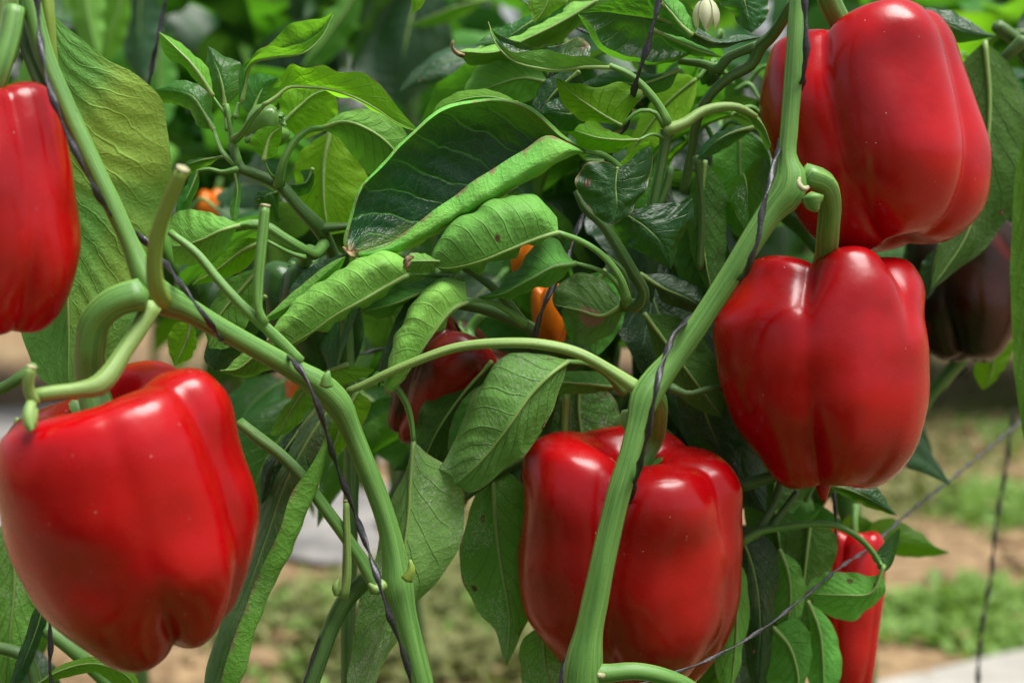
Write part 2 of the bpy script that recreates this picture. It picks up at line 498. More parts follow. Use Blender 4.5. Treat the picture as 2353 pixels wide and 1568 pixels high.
# ------------------------------------------------------------------ leaves
def loft(rails, nu, nv, midrail):
    """surface through rails (each a list of 3-D points from leaf base to tip). Returns grid and across-coordinate -1..1"""
    G = np.stack([catmull(r, nu) for r in rails], axis=1)          # nu, k, 3
    k = G.shape[1]
    seg = np.linalg.norm(np.diff(G, axis=1), axis=2).mean(axis=0) + 1e-6
    T = np.concatenate([[0], np.cumsum(seg)])
    T /= T[-1]
    ts = np.linspace(0, 1, nv)
    tm = T[midrail]
    j = int(np.argmin(abs(ts - tm)))
    ts = np.interp(np.arange(nv), [0, j, nv - 1], [0, tm, 1])       # one column exactly on the midrib
    out = np.zeros((nu, nv, 3))
    m = np.zeros_like(G)
    for i in range(k):
        if i == 0:
            m[:, i] = (G[:, 1] - G[:, 0]) / (T[1] - T[0])
        elif i == k - 1:
            m[:, i] = (G[:, -1] - G[:, -2]) / (T[-1] - T[-2])
        else:
            a = (G[:, i] - G[:, i - 1]) / (T[i] - T[i - 1])
            c = (G[:, i + 1] - G[:, i]) / (T[i + 1] - T[i])
            wa, wb = T[i + 1] - T[i], T[i] - T[i - 1]
            m[:, i] = (a * wa + c * wb) / (wa + wb)
    for q, t in enumerate(ts):
        i = min(max(int(np.searchsorted(T, t, side='right')) - 1, 0), k - 2)
        h = T[i + 1] - T[i]
        s = (t - T[i]) / h
        out[:, q] = ((2 * s**3 - 3 * s**2 + 1) * G[:, i] + (s**3 - 2 * s**2 + s) * h * m[:, i]
                     + (-2 * s**3 + 3 * s**2) * G[:, i + 1] + (s**3 - s**2) * h * m[:, i + 1])
    v = np.where(ts <= tm, (ts - tm) / max(tm, 1e-6), (ts - tm) / max(1 - tm, 1e-6))
    if tm < 1e-6:
        v = ts.copy()
    return out, v, j


def grid_normals(G):
    du = np.gradient(G, axis=0)
    dv = np.gradient(G, axis=1)
    n = np.cross(du, dv)
    return n / np.maximum(np.linalg.norm(n, axis=2, keepdims=True), 1e-12)


def finish_leaf(G, v, j, mat, parent, flip, pucker=0.0006, wave=0.0012, seed=0, veins=9.0, name='leaf', rib=0.0009, rib_mat='stem_pale'):
    nu, nv = G.shape[:2]
    u = np.linspace(0, 1, nu)
    rg = np.random.default_rng(seed + 5)
    N = grid_normals(G)
    if flip:
        N = -N
    U, Vv = np.meshgrid(u, v, indexing='ij')
    A = abs(Vv)
    ww = (U - 0.40 * A + 0.13 * A * A) * veins + 0.45 * (Vv > 0)
    ww = ww + 0.35 * np.sin(U * rg.uniform(7, 11) + rg.uniform(0, 6) + Vv * 1.4) + 0.14 * np.sin(U * 23 + Vv * 5 + rg.uniform(0, 6))
    quilt = np.abs(np.sin(np.pi * ww)) ** 0.8 - 0.62
    body = (1 - A**3) * np.clip(np.sin(np.pi * np.clip(U, 0, 1)) * 1.8, 0, 1)
    lump = np.sin(U * 17 + rg.uniform(0, 6)) * np.sin(Vv * 4 + rg.uniform(0, 6))
    ed = np.sin(U * rg.uniform(16, 26) + rg.uniform(0, 6) + (Vv > 0) * 2.1) + 0.6 * np.sin(U * rg.uniform(33, 47) + rg.uniform(0, 6))
    crease = -np.exp(-(A / 0.07)**2) * 0.9
    wmax = np.linalg.norm(np.diff(G, axis=1), axis=2).sum(axis=1).max()
    pucker, wave = min(pucker, 0.016 * wmax), min(wave, 0.028 * wmax)
    quilt = quilt * (1 - np.exp(-(A / 0.16)**2))
    D = pucker * body * (quilt + 0.4 * lump + crease) + wave * ed * A**2 * np.clip(np.sin(np.pi * U), 0, 1)
    G = G + N * D[:, :, None]
    L = np.concatenate([[0], np.cumsum(np.linalg.norm(np.diff(G[:, j], axis=0), axis=1))])
    wd = np.linalg.norm(np.diff(G, axis=1), axis=2).sum(axis=1).max() / 2
    verts = G.reshape(-1, 3)
    uv = np.stack([U.ravel(), Vv.ravel() * 0.5 + 0.5], 1)
    uvm = np.stack([np.repeat(L, nv), Vv.ravel() * wd], 1)
    F = []
    for a in range(nu - 1):
        for c in range(nv - 1):
            q = (a * nv + c, (a + 1) * nv + c, (a + 1) * nv + c + 1, a * nv + c + 1)
            F.append(q[::-1] if flip else q)
    base = G[0, j]
    o = mesh_obj(name, verts, F, M[mat], parent, uv, uvm)
    if rib:
        N2 = grid_normals(G)
        if flip:
            N2 = -N2
        step = max(1, nu // 24)
        idx = list(range(0, nu - 1, step))
        if idx[-1] < nu - 3:
            idx.append(nu - 3)
        C = G[idx, j] - N2[idx, j] * rib * 0.45
        rad = rib * np.interp(np.array(idx) / (nu - 1), [0, 0.12, 0.5, 0.85, 1], [1.25, 1.0, 0.62, 0.28, 0.12])
        V, FF, UV = tube_data(C, rad, 8, 0.0)
        mesh_obj('midrib', V, FF, M[rib_mat], o, uv=UV)
    return o


def pts3(P, d):
    return np.array([at(p[0], p[1], d + (p[2] if len(p) > 2 else 0.0) * 0.001) for p in P])


SEED = [100]


def leaf(parent, d, left, mid, right, side='u', mat='leaf', cup=(7, 7), dz=(0, 0, 0), pet=None, nu=46, nv=26, pucker=0.0006,
         wave=0.0012, rib=0.0010, petr=8, stemmat='stem', veins=9.0, ribmat='stem_pale'):
    """blade from an outline: left edge, midrib and right edge run from base to tip; (column, row[, mm away]);
    cup = how many mm the two edges bend away from the viewer; dz = mm away at base, middle, tip"""
    SEED[0] += 1

    def add(P, extra):
        P = [tuple(p) + (0.0,) * (3 - len(p)) for p in P]
        seg = [0.0]
        for a, b in zip(P[:-1], P[1:]):
            seg.append(seg[-1] + math.hypot(b[0] - a[0], b[1] - a[1]))
        out = []
        for p, s in zip(P, seg):
            t = s / max(seg[-1], 1e-6)
            z = np.interp(t, [0, 0.5, 1], dz) + extra * math.sin(math.pi * min(max(t, 0.0), 1.0)) ** 0.7
            out.append((p[0], p[1], p[2] + z))
        return out
    b0, t0 = mid[0], mid[-1]
    Lr = add([b0] + list(left) + [t0], cup[0])
    Mr = add(mid, 0)
    Rr = add([b0] + list(right) + [t0], cup[1])
    G, v, j = loft([pts3(Lr, d), pts3(Mr, d), pts3(Rr, d)], nu, nv, 1)
    N = grid_normals(G)
    facing = (N.reshape(-1, 3) @ (-FWD)).mean()           # > 0: looks at the viewer
    flip = (facing < 0) if side == 't' else (facing > 0)
    o = finish_leaf(G, v, j, mat, parent, flip, pucker, wave, SEED[0], veins, rib=rib, rib_mat=ribmat)
    if pet:
        add_petiole(o, [(p[0], p[1], d + (p[2] if len(p) > 2 else 0) * 0.001) for p in pet] + [(b0[0], b0[1], d + dz[0] * 0.001)], petr, stemmat)
    return o


def add_petiole(o, pts, r, stemmat='stem'):
    n = len(pts)
    P = [(p[0], p[1], p[2], r * (1.15 - 0.45 * i / max(n - 1, 1))) for i, p in enumerate(pts)]
    P[0] = (P[0][0], P[0][1], P[0][2], r * 1.5)
    return stem('petiole', P, M[stemmat], o, ridge=0.06, seed=SEED[0], wob=0.01, nridge=3, flat=0.85)


def rolled(parent, d, rails, midrail, side, mat, pet=None, petr=8, nu=60, nv=60, pucker=0.0005, wave=0.0006, stemmat='stem', panel=(0, 1), rib=0.0009, veins=9.0):
    """blade lofted through several rails, so that it can fold and roll; side = what the panel between two rails shows"""
    SEED[0] += 1
    G, v, j = loft([pts3(r, d) for r in rails], nu, nv, midrail)
    k = len(rails) - 1
    N = grid_normals(G)
    a, c = int(nv * panel[0] / k), int(nv * panel[1] / k)
    facing = (N[:, a:max(c, a + 2)].reshape(-1, 3) @ (-FWD)).mean()
    flip = (facing < 0) if side == 't' else (facing > 0)
    o = finish_leaf(G, v, j, mat, parent, flip, pucker, wave, SEED[0], veins, rib=rib)
    if pet:
        add_petiole(o, [(p[0], p[1], d + (p[2] if len(p) > 2 else 0) * 0.001) for p in pet], petr, stemmat)
    return o


def leaf_profile(u):
    return np.sin(np.pi * np.clip(u, 0, 1) ** 0.72) ** 0.95 * (1 - 0.25 * u) + 0.0


def generic_leaf_grid(base, direc, normal, length, width, droop=0.4, fold=0.25, curl=0.0, twist=0.0, nu=26, nv=15, seed=0):
    """a leaf of its own shape: leaves base along direc, droops with gravity, folded along the midrib"""
    rg = np.random.default_rng(abs(int(seed)))
    T = np.array(direc, float)
    T /= np.linalg.norm(T)
    Nn = np.array(normal, float)
    Nn -= T * Nn.dot(T)
    Nn /= np.linalg.norm(Nn)
    p = np.array(base, float)
    G = np.zeros((nu, nv, 3))
    v = np.linspace(-1, 1, nv)
    for i in range(nu):
        u = i / (nu - 1)
        B = np.cross(T, Nn)
        hw = width * 0.5 * leaf_profile(np.array(u)) / 0.93 + 0.0004
        for q, vv in enumerate(v):
            a = abs(vv)
            ang = fold * (1 if vv > 0 else 1) + curl * a * a
            G[i, q] = p + B * (math.copysign(1, vv) * hw * a * math.cos(ang)) + Nn * (hw * a * math.sin(ang))
        p = p + T * (length / (nu - 1))
        g = np.array([0, 0, -1.0])
        T = T + (g - T * g.dot(T)) * droop / nu * (1.0 + u)
        T /= np.linalg.norm(T)
        Nn = Nn + B * twist / nu
        Nn -= T * Nn.dot(T)
        Nn /= np.linalg.norm(Nn)
    return G, v, nv // 2


def loose_leaf(parent, base, direc, normal, length, width, mat='leaf', seed=0, rib=0.0007, pet=None, nu=26, nv=15, **kw):
    G, v, j = generic_leaf_grid(base, direc, normal, length, width, seed=seed, nu=nu, nv=nv, **kw)
    N = grid_normals(G)
    flip = (N[4:-4].reshape(-1, 3) @ np.array(normal)).mean() < 0
    o = finish_leaf(G, v, j, mat, parent, flip, 0.0006, 0.0014, seed, rib=rib)
    if pet is not None:
        Q = catmull(np.array([pet, (np.array(pet) + np.array(base)) / 2 + np.array([0, 0, 0.006]), base]), 10)
        V, F, UV = tube_data(Q, np.linspace(0.0016, 0.0010, 10), 8, 0.05, 3)
        mesh_obj('petiole', V, F, M['stem'], o, uv=UV)
    return o


# ------------------------------------------------------------------ peppers
def pepper(px, py, d, H, lobes, mat, label, rot=0.0, pitch=0.0, grooves=None, cav=60, dim=45, stalk=None, stalk_mat='stem', stalk_r=24,
           calyx=True, tip=False, nth=132, nt=72, group=None, calyx_r=70, sharp=0.72, cav_r=0.30):
    """lobes: (azimuth deg: 0 right, 180 left, 270 towards the viewer; [radius at .1 .3 .5 .7 .88 of the height]; top, bottom) in photo pixels"""
    s = d * K
    c = at(px, py, d)
    zx, zy = math.sin(R(rot)), math.cos(R(rot))
    AX0 = RIGHT * zx + UP * zy
    XX = RIGHT * zy - UP * zx
    AX = AX0 * math.cos(R(pitch)) - FWD * math.sin(R(pitch))
    YY = np.cross(AX, XX)
    if YY.dot(FWD) < 0:
        YY = -YY
    root = empty('bell_pepper', c, label, 'pepper', group)
    lob = sorted(lobes, key=lambda q: q[0] % 360)
    n = len(lob)
    fr = np.array([0.1, 0.3, 0.5, 0.7, 0.88])

    def meridian(Rr, zt, zb, cavk=1.0):
        Hh = zt - zb
        Rr = np.array(Rr, float)
        pts = [(0.0, zt - cav * cavk), (0.14 * Rr[0], zt - cav * 0.94 * cavk), (cav_r * Rr[0], zt - cav * 0.45 * cavk), (0.50 * Rr[0], zt - 4), (0.66 * Rr[0], zt),
               (0.89 * Rr[0], zt - 0.026 * Hh)]
        for f, r in zip(fr, Rr):
            pts.append((r, zt - f * Hh))
        pts += [(Rr[4] * 0.80, zb + 0.045 * Hh), (Rr[4] * 0.56, zb + 0.004 * Hh), (Rr[4] * 0.40, zb + 0.003 * Hh), (Rr[4] * 0.18, zb + dim * 0.55), (0.0, zb + dim)]
        return catmull(np.array([(a, 0, b) for a, b in pts]), nt)[:, [0, 2]]

    gr = grooves or [(0.16, 0.10, 0.09, 0.12, 0.22, 26, 26)] * n       # pinch at five heights, shoulder notch, bottom notch
    zc_t = np.mean([l[2] for l in lob])
    zc_b = np.mean([l[3] for l in lob])
    mer = []
    for i in range(n):
        a, b2 = lob[i], lob[(i + 1) % n]
        mer.append((a[0] % 360, meridian(a[1], a[2], a[3])))
        g = gr[i]
        ga = g[7] if len(g) > 7 else None
        th2 = b2[0] % 360
        if th2 <= a[0] % 360:
            th2 += 360
        tg = ga if ga is not None else (a[0] % 360 + th2) / 2
        if tg < a[0] % 360:
            tg += 360
        rr = (np.array(a[1], float) + np.array(b2[1], float)) / 2 * (1 - np.array(g[:5]))
        mer.append((tg, meridian(rr, (a[2] + b2[2]) / 2 - g[5], (a[3] + b2[3]) / 2 + g[6], 0.75)))
    ang = np.array([m[0] for m in mer])
    V = np.zeros((nth, nt, 3))
    for q in range(nth):
        th = 360.0 * q / nth
        tt = th if th >= ang[0] else th + 360
        i = int(np.searchsorted(ang, tt, side='right')) - 1
        a0 = ang[i]
        a1 = ang[i + 1] if i + 1 < len(ang) else ang[0] + 360
        f = (tt - a0) / max(a1 - a0, 1e-6)
        m0, m1 = mer[i][1], mer[(i + 1) % len(mer)][1]
        if i % 2 == 0:        # ridge -> groove
            wgt = 1 - math.sin((1 - f) * math.pi / 2) ** sharp
        else:
            wgt = math.sin(f * math.pi / 2) ** sharp
        m = m0 * (1 - wgt) + m1 * wgt
        ct, st = math.cos(R(th)), math.sin(R(th))
        V[q, :, 0] = m[:, 0] * ct
        V[q, :, 1] = m[:, 0] * st
        V[q, :, 2] = m[:, 1]
    # centre points of both cavities agree for every meridian; gentle unevenness
    wt = np.clip(1 - np.arange(nt) / (nt * 0.16), 0, 1) ** 1.0
    wb = np.clip(1 - (nt - 1 - np.arange(nt)) / (nt * 0.14), 0, 1) ** 1.0
    V[:, :, 2] = V[:, :, 2] * (1 - wt) + (zc_t - cav) * wt + (V[:, 0, 2] - (zc_t - cav))[:, None] * 0 + (V[:, :, 2] - V[:, :1, 2]) * wt
    V[:, :, 2] = V[:, :, 2] * (1 - wb) + ((zc_b + dim) + (V[:, :, 2] - V[:, -1:, 2])) * wb
    rgp = np.random.default_rng(abs(int(px * 3 + py)))
    ph = rgp.uniform(0, 6.28, 6)
    zz = V[:, :, 2] / H
    tha = np.linspace(0, 2 * np.pi, nth, endpoint=False)[:, None]
    un = 1 + 0.010 * np.sin(3 * tha + 5 * zz + ph[0]) + 0.008 * np.sin(2 * tha - 9 * zz + ph[1]) + 0.006 * np.sin(5 * tha + 12 * zz + ph[2])
    for q_ in range(9):          # shallow dents and swells of the skin
        kv = rgp.normal(0, 1, 3)
        kv *= rgp.uniform(0.022, 0.055) * (550.0 / H) ** 0.5 / np.linalg.norm(kv)
        un = un + 0.0042 * np.sin(V[:, :, 0] * kv[0] + V[:, :, 1] * kv[1] + V[:, :, 2] * kv[2] + rgp.uniform(0, 6.28))
    V[:, :, 0] *= un
    V[:, :, 1] *= un
    # soften once around
    for _ in range(1):
        V = 0.5 * V + 0.25 * (np.roll(V, 1, axis=0) + np.roll(V, -1, axis=0))
    W = c + s * (V[:, :, 0:1] * XX + V[:, :, 1:2] * YY + V[:, :, 2:3] * AX)
    verts = W.reshape(-1, 3)
    F = []
    for q in range(nth):
        k = (q + 1) % nth
        for t in range(nt - 1):
            F.append((q * nt + t, q * nt + t + 1, k * nt + t + 1, k * nt + t))
    body = mesh_obj('flesh', verts - c, F, M[mat], None)
    body.location = tuple(c)
    bpy.context.view_layer.update()
    # outward faces
    me = body.data
    p0 = me.polygons[nt // 2]
    cen = np.array(p0.center)
    radial = XX * V[0, nt // 2, 0] + YY * V[0, nt // 2, 1]
    if np.array(p0.normal).dot(radial) < 0:
        me.flip_normals()
    body.parent = root
    body.matrix_parent_inverse = Matrix.Translation(-Vector(tuple(map(float, c))))
    top = c + s * AX * (zc_t - cav)
    if calyx:
        nv, nr = 40, 9
        CV = []
        for q in range(nv):
            th = 2 * math.pi * q / nv
            star = 0.62 + 0.38 * abs(math.cos(2.5 * th + 0.4)) ** 2.2
            for t in range(nr):
                rr = calyx_r * star * (t / (nr - 1))
                zz2 = 10 + 10 * (1 - t / (nr - 1)) + 0.055 * cav * (t / (nr - 1)) ** 2 * (rr / 10.0) + 5 * math.sin(5 * th + t)
                CV.append(top + s * (rr * math.cos(th) * XX + rr * math.sin(th) * YY + zz2 * AX))
        CF = []
        for q in range(nv):
            k = (q + 1) % nv
            for t in range(nr - 1):
                CF.append((q * nr + t, q * nr + t + 1, k * nr + t + 1, k * nr + t))
        mesh_obj('calyx', CV, CF, M['stem'], root, uv=[(0.02 * i % 1, 0.001 * i) for i in range(len(CV))])
    if stalk:
        tp = top + s * AX * 4
        rel = tp - CAM
        dd = rel.dot(FWD)
        x0, y0 = 1176 + rel.dot(RIGHT) / dd / K, 784 - rel.dot(UP) / dd / K
        P = [(x0, y0, dd, stalk_r * 1.25)] + [(p[0], p[1], p[2], p[3] if len(p) > 3 else stalk_r) for p in stalk]
        stem('stalk', P, M[stalk_mat], root, ridge=0.05, seed=int(px), nring=18, wob=0.012)
    if tip:
        bt = c + s * AX * (zc_b + dim)
        Q = np.array([bt + AX * s * 12, bt - AX * s * 18, bt - AX * s * 46, bt - AX * s * 64 + XX * s * 3])
        V2, F2, UV2 = tube_data(catmull(Q, 12), np.interp(np.linspace(0, 1, 12), [0, 0.45, 0.8, 1], [8, 19, 10, 1.5]) * s, 12)
        mesh_obj('blossom_tip', V2, F2, M[mat], root, uv=UV2)
    return root


def twine(pts, label, mat='twine', r=5.5, twist=150.0, flat=0.5, group='strings of black twine in the crop', cat='twine'):
    P = np.array([list(at(x, y, d)) for x, y, d in pts])
    L = np.linalg.norm(np.diff(P, axis=0), axis=1).sum()
    n = int(np.clip(L / 0.0014, 24, 420))
    C = catmull(P, n)
    c0 = C[-1].copy()
    rr = r * K * np.array([(p - CAM).dot(FWD) for p in C])
    rg = np.random.default_rng(abs(int(pts[0][0] * 7 + pts[0][1])))
    ln = np.linspace(0, L, n)
    rr = rr * (1 + 0.18 * np.sin(ln * 300 + rg.uniform(0, 6)) + 0.12 * np.sin(ln * 710 + rg.uniform(0, 6)))
    V, F, UV = tube_data(C, rr, 8, 0.10, 3, flat, twist)
    o = mesh_obj('twine', np.array(V) - c0, F, M[mat], None, uv=UV)
    o.location = tuple(c0)
    return tag(o, label, cat, group)
# ------------------------------------------------------------------ ground
def gp(x, y, z=0.0):
    """where the line of sight through a photo pixel meets the ground"""
    dv = FWD + RIGHT * ((x - 1176.0) * K) + UP * ((784.0 - y) * K)
    t = (z - CAM_H) / dv[2]
    return CAM + dv * t


def hash_noise(x, y, seed=0):
    rg = np.random.default_rng(abs(int(seed)))
    out = 0
    for f, a in ((1.3, 0.5), (3.1, 0.3), (7.7, 0.16), (17.0, 0.08), (39.0, 0.05)):
        p = rg.uniform(0, 6.28, 4)
        th = rg.uniform(0, 6.28)
        xr, yr = x * math.cos(th) + y * math.sin(th), -x * math.sin(th) + y * math.cos(th)
        out = out + a * np.sin(f * xr + p[0] + 1.3 * np.sin(f * 0.7 * yr + p[1])) * np.sin(f * yr * 1.1 + p[2] + np.sin(f * xr * 0.6 + p[3]))
    return out


def soil_material():
    b = NB('soil')
    geo = b.node('ShaderNodeTexCoord').outputs['Object']
    n1 = b.noise(geo, 2.2, 6.0, 0.62)
    n2 = b.noise(geo, 26.0, 5.0, 0.65)
    n3 = b.noise(geo, 1.1, 3.0)
    c = b.mix(b.ramp(n2, 0.32, 0.68), (0.155, 0.098, 0.050), (0.37, 0.255, 0.140))
    c = b.mix(b.ramp(n1, 0.5, 0.72, 0.0, 0.75), c, (0.42, 0.31, 0.18))
    c = b.mix(b.ramp(n3, 0.56, 0.70, 0.0, 0.5), c, (0.17, 0.18, 0.06))
    h = b.math('ADD', b.math('MULTIPLY', n2, 1.0), b.math('MULTIPLY', b.noise(geo, 120.0, 4.0), 0.4))
    p = b.node('ShaderNodeBsdfPrincipled', None, Base_Color=c, Roughness=0.9, Normal=b.bump(h, 0.9, 0.02))
    b.set(p, 'Specular IOR Level', 0.2)
    return b.done(p)


M['soil'] = soil_material()
xs = np.concatenate([np.linspace(-60, -4, 12), np.linspace(-3.6, 3.6, 150), np.linspace(4, 60, 12)])
ys = np.concatenate([np.linspace(-60, -3, 10), np.linspace(-2.5, 1.0, 16), np.linspace(1.05, 6.5, 130), np.linspace(7, 60, 14)])
XG, YG = np.meshgrid(xs, ys, indexing='ij')
ZG = 0.05 * hash_noise(XG, YG, 3) * (abs(XG) < 4.2) * (YG < 7) * (YG > -2)
V = np.stack([XG, YG, ZG], 2).reshape(-1, 3)
ny = len(ys)
F = [(i * ny + j, (i + 1) * ny + j, (i + 1) * ny + j + 1, i * ny + j + 1) for i in range(len(xs) - 1) for j in range(ny - 1)]
tag(mesh_obj('ground', V, F, M['soil']), 'brown tilled soil between the crop rows', kind='structure')


def ground_z(x, y):
    return 0.05 * float(hash_noise(np.array(x), np.array(y), 3))


def film_sheet(name, corners, mat, label, nx=60, nyy=20, lift=0.03, seed=1, rag=0.05, wrk=1.0):
    c = [np.array(p) for p in corners]
    rg = np.random.default_rng(abs(int(seed)))
    V, UV = [], []
    for i in range(nx + 1):
        a = i / nx
        for j in range(nyy + 1):
            bb = j / nyy
            p = (c[0] * (1 - a) + c[1] * a) * (1 - bb) + (c[3] * (1 - a) + c[2] * a) * bb
            p = p.copy()
            edge = (abs(bb - 0.5) * 2) ** 4
            p[1] += rag * edge * math.sin(a * 31 + seed) * math.sin(a * 13 + 1.7)
            p[0] += rag * math.sin(bb * 9 + seed) * (abs(a - 0.5) * 2) ** 8
            wr = 0.010 * math.sin(bb * 34 + 2.2 * math.sin(a * 8 + seed)) + 0.008 * math.sin(a * 40 + bb * 9 + seed)
            p[2] = max(ground_z(p[0], p[1]) + 0.012, 0.012) + lift * (1 - edge) + wrk * wr * (1 - 0.6 * edge)
            V.append(p)
            UV.append((a, bb))
    F = [(i * (nyy + 1) + j, (i + 1) * (nyy + 1) + j, (i + 1) * (nyy + 1) + j + 1, i * (nyy + 1) + j + 1) for i in range(nx) for j in range(nyy)]
    o = mesh_obj(name, V, F, M[mat], None, uv=UV)
    return tag(o, label, 'film', 'sheets of plastic mulch film on the soil')


film_sheet('mulch_film', [gp(-900, 1335), gp(905, 1325), gp(935, 1165), gp(-700, 1160)], 'film', 'wrinkled grey mulch film lying on soil behind the twine wrapped stem', seed=2)
film_sheet('mulch_film', [gp(-800, 1095), gp(960, 1085), gp(990, 965), gp(-700, 940)], 'film', 'farther strip of pale grey mulch film seen between the hanging leaves', seed=5)
film_sheet('mulch_film', [gp(1850, 1720), gp(2700, 1700), gp(2700, 1425), gp(1985, 1590)], 'film_white', 'smooth whitish film edge in the bottom corner beside the grassy soil', seed=9, lift=0.0, rag=0.0, wrk=0.15)

# clods of earth: one mass nobody could count
b = []
V, F = [], []
rg = np.random.default_rng(21)
ico = [(0, 0, 1), (0.894, 0, 0.447), (0.276, 0.851, 0.447), (-0.724, 0.526, 0.447), (-0.724, -0.526, 0.447), (0.276, -0.851, 0.447),
       (0.724, 0.526, -0.447), (-0.276, 0.851, -0.447), (-0.894, 0, -0.447), (-0.276, -0.851, -0.447), (0.724, -0.526, -0.447), (0, 0, -1)]
icf = [(0, 1, 2), (0, 2, 3), (0, 3, 4), (0, 4, 5), (0, 5, 1), (1, 6, 2), (2, 7, 3), (3, 8, 4), (4, 9, 5), (5, 10, 1), (2, 6, 7), (3, 7, 8), (4, 8, 9),
       (5, 9, 10), (1, 10, 6), (6, 11, 7), (7, 11, 8), (8, 11, 9), (9, 11, 10), (10, 11, 6)]
for _ in range(1500):
    x, y = rg.uniform(-1.6, 1.9), rg.uniform(1.6, 4.2)
    r = 0.008 + 0.03 * rg.random() ** 3
    n0 = len(V)
    sc = rg.uniform(0.6, 1.3, 3)
    z = ground_z(x, y)
    for p in ico:
        q = np.array(p) * sc * r * rg.uniform(0.75, 1.2)
        V.append((x + q[0], y + q[1], z + q[2] * 0.7 + r * 0.2))
    F += [tuple(n0 + i for i in f) for f in icf]
tag(mesh_obj('soil_clods', V, F, M['soil']), 'crumbled brown clods of earth scattered over the soil', kind='stuff')

# weeds and grass in patches
M['weed'] = plain_material('weed_leaf', (0.10, 0.20, 0.035), (0.20, 0.33, 0.07), 0.6, 30.0, 0.2, 0.001, 0.3, 0.25, (0.3, 0.5, 0.06))
M['weed_olive'] = plain_material('weed_olive', (0.10, 0.12, 0.035), (0.23, 0.23, 0.09), 0.7, 22.0, 0.2, 0.001, 0.3, 0.2, (0.3, 0.36, 0.08))


def weeds(name, patches, mat, label, seed, size=(0.02, 0.05)):
    rg = np.random.default_rng(abs(int(seed)))
    V, F = [], []
    for (px, py, sx, sy, n) in patches:
        c = gp(px, py)
        for _ in range(n):
            q = gp(px + rg.normal(0, 1) * sx, py + rg.normal(0, 1) * sy)
            x, y = q[0], q[1]
            if y < 1.5 or y > 7:
                continue
            z = ground_z(x, y)
            a = rg.uniform(0, 6.28)
            L = rg.uniform(*size)
            wd = L * rg.uniform(0.12, 0.32)
            e = rg.uniform(0.25, 1.2)
            dx, dy = math.cos(a), math.sin(a)
            n0 = len(V)
            V += [(x, y, z), (x + dx * L * 0.5 * math.cos(e) - dy * wd, y + dy * L * 0.5 * math.cos(e) + dx * wd, z + L * 0.5 * math.sin(e)),
                  (x + dx * L * 0.5 * math.cos(e) + dy * wd, y + dy * L * 0.5 * math.cos(e) - dx * wd, z + L * 0.5 * math.sin(e)),
                  (x + dx * L * math.cos(e), y + dy * L * math.cos(e), z + L * math.sin(e) * 0.75)]
            F += [(n0, n0 + 2, n0 + 1), (n0 + 1, n0 + 2, n0 + 3)]
    return tag(mesh_obj(name, V, F, M[mat]), label, kind='stuff')


weeds('grass', [(2180, 1405, 90, 20, 900), (2290, 1375, 60, 16, 420), (2120, 1460, 80, 12, 220), (2270, 1150, 55, 22, 1300), (2330, 1180, 50, 16, 250),
                (2320, 980, 60, 30, 500), (1000, 1470, 120, 40, 500), (700, 1500, 90, 40, 700), (2330, 1480, 60, 16, 300)], 'weed',
      'bright green grass and small weeds growing over the soil', 31)
weeds('weeds', [(2150, 1000, 170, 60, 800), (2250, 900, 150, 50, 800), (2100, 1130, 80, 30, 400), (1050, 1420, 160, 60, 1500), (1000, 1540, 160, 30, 1500), (700, 1480, 120, 40, 900),
                (1150, 1250, 90, 40, 400)], 'weed_olive', 'dull olive ground weeds and dry litter behind the plants', 33, (0.02, 0.06))

# ------------------------------------------------------------------ background plants (out of focus rows)
TEMPL = []


def copy_leaf(tmpl, parent, mtx):
    o = tmpl.copy()
    COL.objects.link(o)
    o.parent = parent
    o.matrix_parent_inverse = parent.matrix_world.inverted()
    o.matrix_world = mtx
    return o


def make_templates():
    for k, (mat, dr, fo, cu) in enumerate((('leaf', 0.9, 0.25, 0.1), ('leaf', 1.4, 0.1, -0.6), ('leaf_dark', 0.6, 0.4, 0.3), ('leaf_young', 1.0, 0.2, 0.2),
                                           ('leaf_dark', 1.6, 0.15, -0.3), ('leaf', 1.1, 0.5, 0.9), ('leaf_lit', 0.8, 0.3, 0.1))):
        G, v, j = generic_leaf_grid((0, 0, 0), (1, 0, 0.35), (-0.3, 0, 1), 0.15, 0.075, dr, fo, cu, 0.2, 18, 11, k)
        o = finish_leaf(G, v, j, mat, None, (grid_normals(G)[3:-3].reshape(-1, 3)[:, 2].mean() < 0), 0.0007, 0.002, k, rib=0)
        TEMPL.append(o)


make_templates()
TUSED = [False] * len(TEMPL)


def put_leaf(k, parent, mtx):
    if not TUSED[k]:
        TUSED[k] = True
        o = TEMPL[k]
        o.parent = parent
        o.matrix_parent_inverse = parent.matrix_world.inverted()
        o.matrix_world = mtx
        return o
    return copy_leaf(TEMPL[k], parent, mtx)


